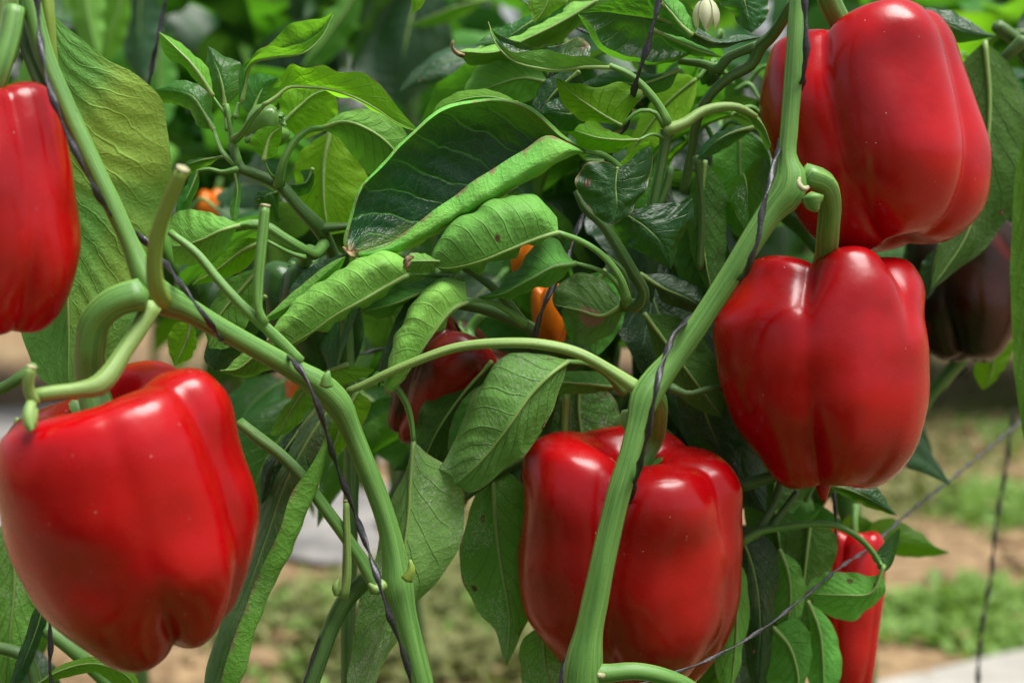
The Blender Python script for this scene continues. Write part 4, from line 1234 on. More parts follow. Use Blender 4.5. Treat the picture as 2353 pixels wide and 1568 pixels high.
leaf(plantS, 0.636, [(585, 345), (576, 325), (590, 300)], [(606, 368), (612, 340), (620, 315), (648, 288)], [(630, 360), (643, 330), (648, 305)], 'u', 'leaf_lit', (3, 3), pet=[(632, 412, 10), (618, 395, 4)], petr=4)
rolled(plantS, 0.648, [
    [(738, 292, 0), (780, 262, 2), (830, 250, 4), (880, 262, 6), (930, 300, 8), (950, 350, 10)],
    [(740, 294, 0), (790, 280, 0), (850, 300, 2), (900, 340, 5), (925, 380, 9), (940, 420, 12)],
    [(742, 296, 0), (780, 320, 6), (820, 370, 10), (860, 410, 12), (900, 430, 14), (930, 430, 14)]], 1, 'u', 'leaf', pet=[(640, 425, -2), (652, 370, -8), (672, 330, -8), (705, 300, -6), (740, 294, 0)], petr=11)
leaf(plantS, 0.690, [(690, 350), (675, 420), (690, 480)], [(760, 300), (745, 380), (745, 460), (755, 540)], [(810, 350), (850, 420), (840, 500), (800, 530)], 'u', 'leaf_lit', (6, 6), rib=0.0012)
leaf(plantS, 0.676, [(790, 330), (775, 305)], [(850, 400), (810, 350), (770, 298)], [(845, 370), (800, 320)], 't', 'leaf', (3, 3), rib=0.0008)
leaf(plantS, 0.660, [(690, 395), (700, 425)], [(718, 388), (700, 420), (668, 425)], [(722, 410), (712, 440), (680, 450)], 't', 'leaf', (3, 3), rib=0.0008)
leaf(plantS, 0.662, [(600, 440), (586, 450), (590, 470)], [(640, 440), (615, 445), (588, 460)], [(640, 470), (640, 520), (615, 490)], 't', 'leaf', (3, 3), rib=0.0006)
leaf(plantS, 0.645, [(540, 420), (534, 450), (528, 490)], [(540, 400), (545, 440), (540, 480), (536, 510)], [(552, 425), (552, 460), (545, 500)], 'u', 'leaf', (2, 2), rib=0.0006, pet=[(541, 380)], petr=3)
leaf(plantS, 0.640, [(440, 400), (425, 430), (405, 470)], [(455, 392), (440, 430), (420, 470), (402, 500)], [(458, 420), (448, 450), (420, 490)], 't', 'leaf_young', (2, 3), rib=0.0006, pet=[(545, 388, 0), (510, 395, 0), (480, 388, 0)], petr=6)
leaf(plantS, 0.652, [(430, 372), (405, 392)], [(510, 360), (460, 368), (420, 382), (398, 402)], [(470, 386), (430, 405)], 't', 'leaf_young', (2, 4), rib=0.0006)
# below the shoot
rolled(plantL, 0.622, [
    [(545, 512, 0), (500, 494, 0), (450, 482, 2), (410, 485, 4), (390, 505, 6)],
    [(548, 516, 0), (510, 528, -4), (470, 548, -3), (430, 562, 0), (395, 565, 3)],
    [(545, 520, 2), (520, 570, 2), (480, 600, 3), (440, 610, 4), (400, 605, 6)]], 1, 'u', 'leaf', pet=[(572, 516, 8), (560, 514, 4), (548, 516, 0)], petr=8, nu=36, nv=26)
leaf(plantL, 0.632, [(560, 548), (510, 585), (470, 620)], [(612, 552), (560, 575), (500, 620), (440, 655)], [(600, 575), (560, 620), (500, 645)], 'u', 'leaf_lit', (4, 4), (0, 4, 8), pet=[(700, 592, 8), (660, 578, 4), (630, 562, 0)], petr=6)
leaf(plantL, 0.640, [(530, 640), (490, 690), (470, 740)], [(600, 610), (560, 660), (510, 720), (480, 800)], [(600, 660), (570, 740), (520, 800)], 'u', 'leaf', (5, 5))
leaf(plantL, 0.650, [(400, 745), (385, 790)], [(440, 738), (425, 790), (400, 840)], [(452, 770), (440, 820)], 'u', 'leaf_lit', (3, 5))
leaf(plantL, 0.655, [(560, 690), (490, 760), (470, 830)], [(610, 680), (540, 760), (490, 850)], [(610, 730), (560, 800), (510, 850)], 't', 'leaf_dark', (5, 5))
leaf(plantL, 0.628, [(570, 800), (535, 830), (512, 850)], [(680, 770), (600, 810), (540, 850), (502, 852)], [(665, 830), (620, 850), (560, 868)], 'u', 'leaf_worn', (4, 6), (0, -3, 2))
# the big dark leaf with rolled pale margin, centre
rolled(plantM, 0.622, [
    [(1345, 346, 4), (1288, 313, 2), (1238, 270, 4), (1189, 241, 5), (1110, 232, 6), (1060, 237, 6), (993, 274, 5), (934, 324, 4), (874, 384, 3), (834, 434, 1), (809, 503, 0), (799, 562, -2), (802, 582, -2)],
    [(1345, 346, 5), (1290, 309, 3), (1240, 264, 5), (1190, 235, 7), (1110, 227, 8), (1058, 231, 8), (990, 269, 7), (930, 320, 6), (870, 380, 5), (829, 432, 3), (804, 502, 1), (793, 562, -1), (800, 582, -2)],
    [(1345, 347, 6), (1292, 320, 12), (1232, 300, 18), (1170, 290, 20), (1100, 300, 22), (1040, 330, 22), (980, 375, 20), (915, 430, 17), (860, 480, 13), (822, 530, 7), (800, 583, -1)],
    [(1345, 348, 6), (1290, 340, 14), (1220, 366, 20), (1140, 410, 22), (1060, 458, 22), (980, 508, 20), (910, 550, 15), (850, 572, 8), (800, 584, 0)],
    [(1345, 349, 6), (1305, 362, 4), (1240, 400, 4), (1160, 446, 4), (1080, 492, 4), (1000, 540, 3), (930, 575, 2), (860, 590, 0), (801, 586, -1)],
    [(1345, 350, 5), (1302, 346, -6), (1240, 372, -9), (1160, 420, -10), (1080, 468, -10), (1000, 518, -9), (930, 558, -7), (860, 582, -4), (801, 586, -2)],
    [(1345, 349, 4), (1290, 322, -5), (1264, 312, -6), (1200, 345, -7), (1130, 390, -7), (1060, 436, -7), (1000, 480, -7), (938, 528, -6), (870, 570, -4), (801, 585, -2)]],
    3, 't', 'leaf_hero', pet=[(1432, 400, 18), (1408, 372, 14), (1380, 354, 9), (1345, 348, 5)], petr=10, nu=90, nv=84, panel=(1, 3), pucker=0.0010, wave=0.0006, rib=0.0010)
# curled pale leaves below it
rolled(plantM, 0.612, [
    [(1275, 505, 15), (1230, 482, 20), (1170, 482, 21), (1100, 508, 20), (1040, 542, 17), (1005, 580, 10), (988, 604, 3)],
    [(1278, 498, 10), (1232, 452, 9), (1170, 450, 9), (1100, 476, 9), (1042, 510, 9), (1002, 560, 7), (988, 604, 2)],
    [(1281, 516, 2), (1225, 490, -8), (1160, 492, -10), (1095, 518, -10), (1040, 548, -8), (1005, 582, -4), (988, 605, 0)],
    [(1282, 533, 0), (1230, 545, -3), (1160, 574, -7), (1100, 597, -7), (1050, 610, -5), (1015, 613, -3), (988, 606, 0)],
    [(1280, 538, 4), (1220, 564, 7), (1140, 604, 8), (1070, 625, 6), (1015, 620, 3), (988, 607, 1)]],
    3, 'u', 'leaf_hero', pet=[(1440, 690, 22), (1425, 640, 16), (1385, 588, 12), (1330, 552, 6), (1282, 534, 0)], petr=10, panel=(2, 3), nu=64, nv=48, pucker=0.0005, wave=0.0024, veins=8)
leaf(plantM, 0.608, [(980, 585), (955, 580), (935, 588)], [(1010, 600), (975, 600), (940, 603), (925, 612)], [(990, 625), (955, 628), (935, 622)], 'u', 'leaf_hero', (4, 4), rib=0.0004)
stem('dry_tip', [(946, 592, 0.606, 7), (937, 598, 0.604, 8), (932, 610, 0.604, 7), (936, 620, 0.606, 3)], M['brown'], plantM, ridge=0.3, wob=0.45, flat=0.35, twist=500)
stem('dry_tip', [(824, 574, 0.618, 7), (808, 584, 0.617, 8), (796, 579, 0.617, 6), (788, 567, 0.618, 2)], M['brown'], plantM, ridge=0.3, wob=0.45, flat=0.35, twist=500)
rolled(plantM, 0.610, [
    [(930, 602, 15), (885, 602, 20), (840, 614, 20), (790, 642, 18), (735, 670, 17), (680, 717, 14), (640, 757, 10), (612, 782, 3)],
    [(930, 595, 8), (885, 576, 9), (838, 590, 9), (790, 618, 9), (735, 645, 9), (680, 692, 8), (640, 735, 6), (612, 781, 2)],
    [(934, 612, 0), (885, 610, -8), (838, 627, -10), (780, 657, -10), (730, 692, -10), (680, 732, -8), (640, 765, -4), (612, 783, 0)],
    [(936, 630, 0), (880, 657, -3), (820, 692, -7), (760, 726, -7), (700, 768, -5), (650, 792, -3), (612, 784, 0)],
    [(934, 637, 5), (870, 684, 6), (800, 726, 5), (735, 758, 4), (672, 801, 3), (630, 806, 2), (612, 785, 0)]],
    3, 'u', 'leaf_hero', pet=[(1060, 640, 24), (1010, 634, 16), (970, 630, 8), (936, 630, 0)], petr=7, panel=(2, 3), nu=64, nv=48, pucker=0.0005, wave=0.0024, veins=8)
leaf(plantM, 0.625, [(980, 640), (900, 655), (850, 685), (836, 705)], [(1045, 634), (980, 665), (910, 695), (830, 715)], [(1000, 665), (920, 708), (870, 732), (845, 724)], 'u', 'leaf_worn', (12, 12), (0, 0, 0), pucker=0.0008)
leaf(plantM, 0.614, [(772, 596), (720, 632), (660, 682)], [(795, 588), (745, 630), (680, 690), (604, 735)], [(785, 612), (740, 650), (680, 704), (625, 735)], 'u', 'leaf_worn', (2, 4), rib=0.0)
leaf(plantM, 0.632, [(740, 600), (690, 630), (660, 680)], [(800, 580), (740, 640), (690, 690), (650, 730)], [(800, 620), (760, 660), (700, 710)], 't', 'leaf_dark', (2, 4), rib=0.0)
rolled(plantM, 0.614, [
    [(1060, 662, 14), (1010, 662, 18), (965, 707, 18), (930, 757, 17), (908, 814, 14), (893, 866, 8), (885, 905, 1)],
    [(1066, 648, 8), (1010, 641, 9), (958, 689, 9), (921, 743, 9), (900, 805, 8), (885, 860, 4), (884, 905, 1)],
    [(1070, 668, 0), (1015, 672, -8), (975, 715, -9), (942, 768, -9), (918, 825, -8), (898, 875, -4), (886, 906, 0)],
    [(1073, 692, 0), (1040, 706, -3), (1000, 752, -5), (968, 797, -5), (935, 850, -4), (908, 886, -2), (887, 907, 0)],
    [(1070, 697, 4), (1035, 727, 7), (1000, 770, 7), (970, 807, 7), (938, 857, 5), (910, 889, 3), (888, 908, 1)]],
    3, 'u', 'leaf_hero', pet=[(1205, 745, 30), (1160, 710, 22), (1110, 690, 10), (1073, 692, 0)], petr=8, panel=(2, 3), nu=60, nv=44, pucker=0.0005, wave=0.0024, veins=7)
leaf(plantM, 0.628, [(935, 690), (895, 770), (868, 850)], [(985, 650), (930, 740), (890, 820), (868, 890)], [(990, 690), (940, 780), (900, 850)], 't', 'leaf_dark', (2, 4), rib=0.0)
leaf(plantM, 0.622, [(1296, 573), (1285, 549), (1241, 553), (1214, 580), (1176, 624), (1146, 662)], [(1322, 604), (1270, 612), (1220, 636), (1160, 668), (1094, 682)],
     [(1309, 618), (1282, 645), (1248, 662), (1197, 675), (1146, 689)], 'u', 'leaf_worn', (18, 12), (4, -4, 0), pet=[(1440, 700, 18), (1418, 655, 12), (1380, 622, 6)], petr=7, ribmat='stem')
leaf(plantM, 0.655, [(1380, 640), (1323, 628), (1289, 648), (1268, 690), (1290, 728)], [(1430, 700), (1380, 725), (1330, 712), (1270, 698)], [(1420, 745), (1390, 775), (1340, 795), (1300, 740)], 'u', 'leaf_patch', (5, 5), pucker=0.0012)
leaf(plantM, 0.665, [(1330, 640), (1290, 700), (1310, 780)], [(1390, 620), (1350, 690), (1345, 770), (1340, 830)], [(1440, 660), (1430, 740), (1380, 810)], 'u', 'leaf', (3, 3))
# mottled leaf lower centre and its shaded neighbour
rolled(plantM, 0.628, [
    [(1304, 826, 6), (1230, 812, 12), (1170, 812, 14), (1128, 850, 14), (1092, 900, 14), (1060, 970, 12), (1025, 1050, 8), (1008, 1075, 6)],
    [(1304, 828, 4), (1240, 818, 2), (1184, 819, 0), (1153, 832, -1), (1132, 859, -2), (1112, 890, -3), (1098, 934, -3), (1078, 996, -2), (1050, 1060, 0), (1036, 1092, 2)],
    [(1304, 830, 2), (1265, 858, -5), (1215, 910, -8), (1170, 975, -8), (1120, 1040, -5), (1045, 1112, 1)],
    [(1304, 834, 3), (1285, 900, 0), (1255, 970, -1), (1218, 1030, -1), (1150, 1085, 0), (1075, 1130, 3), (1048, 1114, 2)]],
    2, 'u', 'leaf_blotch', pet=[(1430, 900, 34), (1395, 862, 22), (1350, 835, 12), (1304, 830, 3)], petr=9, panel=(1, 3), nu=64, nv=44, pucker=0.0015, rib=0.0009, veins=8)
leaf(plantM, 0.68, [(1010, 870), (960, 960), (945, 1030)], [(1130, 830), (1060, 910), (1000, 1000), (965, 1080)], [(1140, 900), (1080, 1010), (1020, 1070)], 'u', 'leaf_dark', (4, 4))
leaf(plantM, 0.67, [(1080, 900), (1040, 960), (1030, 1040)], [(1130, 870), (1090, 940), (1055, 1030), (1040, 1100)], [(1120, 950), (1085, 1040)], 'u', 'leaf_spotted', (3, 3))
leaf(plantM, 0.662, [(1330, 905), (1270, 905), (1245, 892)], [(1430, 892), (1350, 882), (1290, 878), (1238, 884)], [(1400, 862), (1320, 852), (1262, 862)], 'u', 'leaf_spotted', (3, 3), rib=0.0009)
leaf(plantM, 0.655, [(1350, 800), (1250, 782), (1160, 790)], [(1420, 860), (1340, 820), (1250, 795), (1140, 805)], [(1390, 850), (1300, 830), (1200, 815)], 't', 'leaf_dark', (3, 3))
leaf(plantM, 0.69, [(1280, 900), (1260, 1000), (1290, 1060)], [(1330, 880), (1330, 960), (1350, 1040), (1400, 1100)], [(1400, 900), (1430, 980), (1440, 1060)], 'u', 'leaf_spotted', (3, 3))
# upper right of the big leaf
leaf(plantM, 0.618, [(1449, 369), (1466, 345), (1490, 337), (1498, 388), (1486, 426), (1463, 467), (1435, 501)], [(1418, 385), (1414, 426), (1417, 470), (1405, 518)],
     [(1384, 370), (1347, 378), (1323, 405), (1326, 436), (1350, 474), (1377, 504)], 't', 'leaf_worn', (4, 6), (2, 0, 0), rib=0.0006, pucker=0.0010)
leaf(plantM, 0.626, [(1500, 470), (1560, 465), (1591, 456), (1586, 505), (1560, 560), (1547, 600)], [(1430, 488), (1480, 520), (1520, 560), (1541, 620)], [(1408, 502), (1420, 535), (1470, 580), (1510, 602)], 't', 'leaf', (6, 5), (0, -2, 2), rib=0.0007)
leaf(plantM, 0.624, [(1442, 266), (1463, 238), (1475, 208), (1452, 198), (1425, 189), (1384, 199), (1343, 196), (1316, 192)], [(1430, 288), (1394, 268), (1350, 240), (1310, 210), (1277, 179)], [(1394, 283), (1323, 270), (1292, 238), (1280, 204)], 'u', 'leaf_lit', (4, 4), (2, 0, 0),
     pet=[(1525, 290, 4), (1500, 256, 0), (1465, 256, 0), (1445, 272, 0)], petr=6, rib=0.0006)
leaf(plantM, 0.622, [(1435, 337), (1367, 345), (1332, 340)], [(1466, 322), (1420, 322), (1370, 316), (1318, 300)], [(1440, 312), (1384, 299), (1330, 286)], 'u', 'leaf_lit', (4, 3), pet=[(1528, 318, 8), (1500, 308, 4)], petr=5, rib=0.0006)
leaf(plantM, 0.640, [(1340, 290), (1290, 300), (1262, 270)], [(1350, 250), (1310, 262), (1270, 256), (1244, 262)], [(1330, 225), (1280, 225), (1255, 240)], 't', 'leaf', (3, 4))
leaf(plantM, 0.645, [(1420, 350), (1370, 345), (1310, 310)], [(1440, 330), (1380, 318), (1330, 290), (1285, 285)], [(1400, 300), (1340, 270), (1300, 270)], 'u', 'leaf_lit', (3, 4))
# curled leaf along the top
rolled(plantM, 0.620, [
    [(1400, 150, 2), (1356, 132, 8), (1354, 104, 10), (1332, 88, 10), (1282, 104, 9), (1224, 107, 7), (1190, 96, 5), (1148, 82, 2), (1130, 68, 0), (1121, 44, 0)],
    [(1400, 151, 2), (1350, 140, 6), (1310, 130, 8), (1240, 122, 8), (1190, 112, 6), (1150, 92, 3), (1129, 70, 1), (1121, 45, 0)],
    [(1400, 153, 1), (1340, 152, -3), (1275, 158, -5), (1231, 154, -6), (1185, 140, -6), (1155, 114, -4), (1132, 82, -2), (1121, 46, 0)],
    [(1400, 151, 0), (1350, 130, -6), (1316, 128, -9), (1248, 114, -9), (1185, 120, -8), (1156, 108, -5), (1134, 78, -2), (1121, 46, 0)]], 2, 't', 'leaf_hero',
    pet=[(1530, 282, 8), (1517, 250, 6), (1486, 208, 4), (1446, 172, 3), (1400, 151, 1)], petr=12, nu=56, nv=40, pucker=0.0010)
leaf(plantM, 0.66, [(1300, 12), (1214, 52), (1129, 92), (1075, 112)], [(1372, 0), (1300, 44), (1220, 84), (1140, 118), (1048, 118)], [(1340, 55), (1240, 112), (1150, 142), (1080, 148)], 'u', 'leaf_hero', (22, 18), rib=0.0008)
stem('dry_tip', [(1064, 128, 0.656, 8), (1048, 122, 0.654, 7), (1038, 108, 0.653, 5), (1041, 94, 0.652, 4)], M['brown'], plantM, ridge=0.2, wob=0.2, flat=0.6)
leaf(plantM, 0.668, [(1260, 20), (1180, 50), (1110, 88)], [(1300, 0), (1220, 50), (1140, 95), (1090, 105)], [(1280, 60), (1180, 105)], 't', 'leaf', (3, 3))
leaf(plantM, 0.67, [(1240, 160), (1190, 130), (1146, 126), (1095, 157), (1067, 205)], [(1260, 190), (1200, 180), (1130, 200), (1068, 225)], [(1230, 225), (1160, 240), (1100, 240)], 'u', 'leaf', (8, 4), rib=0.0009)
leaf(plantM, 0.642, [(1140, 210), (1060, 210), (1010, 235)], [(1190, 235), (1110, 222), (1040, 236), (985, 275)], [(1150, 240), (1080, 238), (1020, 262)], 'u', 'leaf_young', (4, 5), rib=0.0004)
leaf(plantM, 0.655, [(1280, 170), (1240, 200), (1220, 260)], [(1330, 165), (1280, 205), (1250, 240), (1215, 290)], [(1350, 200), (1300, 240), (1260, 280)], 't', 'leaf_dark', (4, 4))
leaf(plantM, 0.650, [(1500, 170), (1420, 160), (1360, 180)], [(1560, 160), (1480, 190), (1400, 190), (1320, 205)], [(1540, 200), (1450, 220), (1380, 215)], 't', 'leaf', (6, 4))
rolled(plantM, 0.642, [
    [(1620, 100, 6), (1560, 130, 2), (1473, 138, -4), (1420, 122, -6), (1382, 98, -6), (1356, 56, -4), (1330, 34, -2)],
    [(1620, 98, 8), (1560, 138, 4), (1475, 146, 2), (1412, 132, 0), (1370, 104, -2), (1345, 60, -2), (1328, 34, -1)],
    [(1620, 90, 10), (1560, 110, 12), (1480, 110, 14), (1425, 90, 12), (1385, 60, 6), (1328, 33, 0)],
    [(1620, 80, 10), (1570, 60, 10), (1500, 45, 10), (1430, 35, 8), (1380, 28, 4), (1328, 32, 0)],
    [(1620, 70, 10), (1580, 10, 6), (1520, -20, 4), (1450, -14, 2), (1380, 10, 1), (1328, 31, 0)]], 3, 't', 'leaf', panel=(2, 4), nv=50, rib=0.0009, pucker=0.0012)
leaf(plantM, 0.630, [(1305, -5), (1270, 30)], [(1280, -40), (1262, -5), (1245, 30), (1227, 54)], [(1225, -20), (1214, 10)], 'u', 'leaf_young', (3, 3), rib=0.0004)
leaf(plantM, 0.630, [(980, -10), (965, 20)], [(965, -40), (958, -5), (948, 33)], [(950, -15), (946, 10)], 'u', 'leaf_lit', (2, 2), rib=0.0)
leaf(plantM, 0.632, [(1560, 60), (1540, 40), (1530, 0)], [(1590, 80), (1560, 50), (1530, 10), (1500, -30)], [(1600, 70), (1580, 30), (1530, -25)], 'u', 'leaf', (3, 4))
leaf(plantM, 0.628, [(1650, 0), (1680, 30), (1700, 60)], [(1700, -30), (1712, 10), (1722, 45), (1727, 76)], [(1765, -10), (1766, 20), (1755, 50)], 't', 'leaf_worn', (4, 4), rib=0.0006)
leaf(plantM, 0.642, [(1600, 60), (1640, 88), (1700, 80)], [(1510, 40), (1580, 70), (1640, 98), (1750, 86)], [(1560, 70), (1630, 112), (1700, 100)], 't', 'leaf_dark', (4, 4))
leaf(plantM, 0.645, [(1560, 85), (1610, 105)], [(1500, 70), (1560, 98), (1600, 115), (1660, 132)], [(1550, 112), (1600, 130)], 'u', 'leaf', (3, 4))
leaf(plantM, 0.64, [(1500, -10), (1550, 10), (1580, 50)], [(1480, -30), (1530, 20), (1570, 60), (1585, 90)], [(1490, 10), (1530, 50)], 'u', 'leaf', (3, 4))
leaf(plantM, 0.638, [(1690, 240), (1730, 255)], [(1660, 246), (1715, 256), (1745, 280), (1772, 335)], [(1700, 262), (1740, 300), (1765, 345)], 'u', 'leaf', (2, 3), rib=0.0005)
leaf(plantM, 0.652, [(1690, 290), (1640, 310), (1610, 340)], [(1740, 290), (1680, 305), (1630, 335), (1600, 370)], [(1700, 320), (1650, 350)], 't', 'leaf', (3, 3))
# hanging shaded leaves between the big leaf and the right stem
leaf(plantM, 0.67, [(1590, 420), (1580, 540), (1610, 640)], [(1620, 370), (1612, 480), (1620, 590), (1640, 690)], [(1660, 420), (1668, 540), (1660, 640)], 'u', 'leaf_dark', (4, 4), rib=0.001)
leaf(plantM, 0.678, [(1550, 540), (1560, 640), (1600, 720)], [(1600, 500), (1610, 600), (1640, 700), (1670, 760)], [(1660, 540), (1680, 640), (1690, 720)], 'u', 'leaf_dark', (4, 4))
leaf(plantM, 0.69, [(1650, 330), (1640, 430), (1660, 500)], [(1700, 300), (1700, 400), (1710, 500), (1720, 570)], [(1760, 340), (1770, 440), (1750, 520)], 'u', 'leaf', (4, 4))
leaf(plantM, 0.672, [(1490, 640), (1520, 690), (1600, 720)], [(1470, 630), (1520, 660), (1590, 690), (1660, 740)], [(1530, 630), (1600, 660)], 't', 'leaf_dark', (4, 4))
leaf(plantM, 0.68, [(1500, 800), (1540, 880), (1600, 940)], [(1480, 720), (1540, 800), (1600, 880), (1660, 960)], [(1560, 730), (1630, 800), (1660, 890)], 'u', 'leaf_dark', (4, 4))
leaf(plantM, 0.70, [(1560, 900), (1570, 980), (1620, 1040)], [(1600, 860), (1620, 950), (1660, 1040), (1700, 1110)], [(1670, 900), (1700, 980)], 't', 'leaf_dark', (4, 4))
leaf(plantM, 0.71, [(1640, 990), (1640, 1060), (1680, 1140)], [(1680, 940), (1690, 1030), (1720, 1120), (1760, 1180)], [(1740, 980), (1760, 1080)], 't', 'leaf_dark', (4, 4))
# arching stalk that ends in the long hanging leaf on the right of the largest pepper
LA = rolled(plantR, 0.612, [
    [(800, 895, 6), (720, 950, 8), (660, 1020, 12), (625, 1076, 14), (600, 1150, 16), (580, 1240, 16), (545, 1340, 14), (505, 1440, 10), (474, 1530, 6), (465, 1640, 4)],
    [(800, 896, 4), (740, 960, 4), (690, 1040, 6), (645, 1130, 8), (615, 1220, 8), (580, 1320, 7), (535, 1420, 6), (505, 1530, 4), (472, 1640, 3)],
    [(803, 899, 2), (765, 965, 2), (747, 1032, 3), (720, 1117, 4), (690, 1195, 4), (660, 1264, 4), (625, 1332, 4), (602, 1386, 3), (572, 1465, 3), (548, 1550, 3), (484, 1645, 3)],
    [(804, 900, 2), (770, 960, -2), (750, 1032, -5), (727, 1117, -6), (696, 1195, -6), (668, 1264, -6), (631, 1332, -5), (609, 1386, -4), (580, 1465, -3), (557, 1550, -2), (490, 1645, 3)],
    [(804, 900, 1), (762, 962, -4), (735, 1030, -10), (706, 1080, -12), (672, 1130, -13), (640, 1222, -12), (598, 1308, -10), (566, 1390, -8), (533, 1475, -6), (512, 1545, -4), (486, 1645, 2)]],
    1, 't', 'leaf_strip', nu=64, nv=48, panel=(0, 2), rib=0.0010, pucker=0.0008, wave=0.0003)
add_petiole(LA, [(1462, 892, 0.600), (1400, 850, 0.598), (1330, 812, 0.597), (1250, 792, 0.596), (1150, 788, 0.597), (1050, 798, 0.600), (960, 828, 0.604), (880, 862, 0.609), (835, 884, 0.613), (800, 898, 0.616)], 15, 'stem_pale')
leaf(plantR, 0.622, [(650, 1010), (610, 1060), (598, 1120)], [(735, 930), (670, 1010), (620, 1090), (600, 1160)], [(720, 980), (680, 1050), (640, 1110)], 't', 'leaf_dark', (4, 4))
leaf(plantL, 0.628, [(700, 880), (650, 940), (625, 1000)], [(800, 838), (730, 870), (680, 930), (640, 1000)], [(860, 850), (800, 880), (720, 930), (670, 990)], 'u', 'leaf_young', (3, 4))
leaf(plantL, 0.626, [(750, 990), (760, 1030)], [(820, 900), (790, 960), (770, 1020), (762, 1060)], [(850, 920), (830, 980), (790, 1030)], 'u', 'leaf_lit', (3, 4))
# pale leaf with two bright veins, below the middle
leaf(plantL, 0.632, [(982, 1042), (1037, 1076), (1064, 1117), (1067, 1185), (1054, 1253), (1020, 1315), (975, 1372), (942, 1410), (907, 1475), (880, 1526), (850, 1600)], [(950, 1012), (944, 1100), (938, 1200), (922, 1300), (890, 1420), (850, 1530), (815, 1640)],
     [(931, 1076), (900, 1148), (873, 1236), (839, 1332), (822, 1400), (812, 1458), (798, 1568)], 'u', 'leaf_pale', (9, 9), (0, -4, 0), pet=[(862, 862, -4), (905, 885, -4), (935, 930, -2), (946, 975, 0)], petr=10, nu=64, nv=36, pucker=0.0013, rib=0.0009, veins=8)
leaf(plantM, 0.70, [(1000, 1040), (940, 1060), (910, 1070)], [(1010, 1010), (960, 1040), (905, 1080)], [(1020, 1050), (960, 1080)], 't', 'leaf', (3, 3))
leaf(plantM, 0.665, [(1082, 1160), (1058, 1260), (1066, 1345), (1092, 1395), (1140, 1450), (1155, 1510)], [(1130, 1060), (1136, 1170), (1148, 1280), (1170, 1420), (1163, 1530)], [(1200, 1110), (1240, 1220), (1245, 1330), (1220, 1410), (1190, 1475)], 'u', 'leaf_spotted', (7, 7), nu=56, nv=32, pucker=0.0012, rib=0.0012, veins=8)
leaf(plantM, 0.672, [(1200, 1470), (1195, 1540), (1230, 1620)], [(1250, 1430), (1250, 1510), (1265, 1580), (1290, 1660)], [(1320, 1480), (1330, 1580)], 'u', 'leaf_spotted', (5, 5))
# lower right
leaf(plantM, 0.70, [(1960, 1108), (2020, 1122), (2036, 1150)], [(1900, 1112), (1960, 1128), (2010, 1152), (2060, 1184)], [(1920, 1128), (1952, 1146), (2028, 1176)], 't', 'leaf_worn', (3, 5), pet=[(1850, 1150, 4), (1870, 1120, 2)], petr=5)
rolled(plantM, 0.675, [
    [(2010, 1270, 0), (2040, 1236, 2), (2066, 1214, 3), (2060, 1258, 0), (2046, 1300, -2), (2026, 1318, -2)],
    [(2012, 1275, -1), (2026, 1278, 0), (2036, 1284, 0), (2036, 1300, -1), (2027, 1318, -2)],
    [(1990, 1250, -1), (2000, 1275, -2), (2012, 1295, -2), (2020, 1310, -2), (2026, 1319, -2)]], 1, 't', 'leaf', nu=24, nv=16, rib=0)
leaf(plantM, 0.670, [(2015, 1318), (1940, 1312), (1880, 1318), (1852, 1352)], [(2030, 1300), (2000, 1360), (1930, 1365), (1850, 1362)], [(2030, 1360), (1990, 1405), (1950, 1425), (1900, 1412), (1870, 1385)], 'u', 'leaf_worn', (6, 6), (-2, 0, 4),
     pet=[(1700, 1245, 0), (1740, 1222, 0), (1800, 1210, 0), (1860, 1203, 0), (1920, 1207, 0), (1972, 1234, 0), (2008, 1272, 0), (2026, 1300, 0)], petr=10, rib=0.0008)
leaf(plantM, 0.685, [(1690, 1260), (1680, 1340), (1700, 1440), (1720, 1540)], [(1690, 1205), (1725, 1290), (1745, 1400), (1745, 1500), (1735, 1640)], [(1735, 1215), (1776, 1250), (1788, 1330), (1775, 1440), (1765, 1540)], 't', 'leaf_dark', (5, 5), rib=0.001)
leaf(plantM, 0.678, [(1640, 1320), (1630, 1420), (1640, 1520)], [(1680, 1250), (1690, 1350), (1690, 1450), (1670, 1640)], [(1712, 1320), (1722, 1400), (1705, 1500)], 'u', 'leaf_worn', (5, 5), rib=0.001)
leaf(plantM, 0.690, [(1765, 1480), (1760, 1560)], [(1775, 1440), (1810, 1480), (1830, 1540), (1830, 1640)], [(1830, 1420), (1862, 1460), (1858, 1540)], 'u', 'leaf', (4, 4), rib=0.001)
leaf(plantM, 0.705, [(1860, 1440), (1850, 1530)], [(1855, 1380), (1880, 1440), (1890, 1520), (1890, 1640)], [(1895, 1410), (1928, 1480), (1930, 1560)], 'u', 'leaf', (4, 4), rib=0.001)
leaf(plantM, 0.71, [(1800, 1240), (1790, 1310), (1800, 1380)], [(1860, 1200), (1850, 1290), (1840, 1380), (1830, 1480)], [(1915, 1220), (1912, 1320), (1890, 1410)], 'u', 'leaf_dark', (4, 4), rib=0.001)
leaf(plantM, 0.695, [(1780, 1290), (1770, 1350), (1775, 1420)], [(1790, 1262), (1808, 1310), (1815, 1370), (1805, 1450)], [(1830, 1290), (1850, 1350), (1840, 1410)], 'u', 'leaf', (4, 4), rib=0.001)
leaf(plantM, 0.80, [(2030, 1190), (2110, 1220), (2150, 1255)], [(1960, 1230), (2040, 1235), (2110, 1245), (2182, 1268)], [(2000, 1262), (2090, 1278), (2140, 1278)], 't', 'leaf_lit', (4, 4), rib=0.0006)
leaf(plantM, 0.80, [(1940, 1190), (1960, 1180), (1990, 1190)], [(1930, 1230), (1960, 1215), (1985, 1205), (2005, 1200)], [(1950, 1245), (1985, 1235)], 't', 'leaf_lit', (4, 4), rib=0.0006)
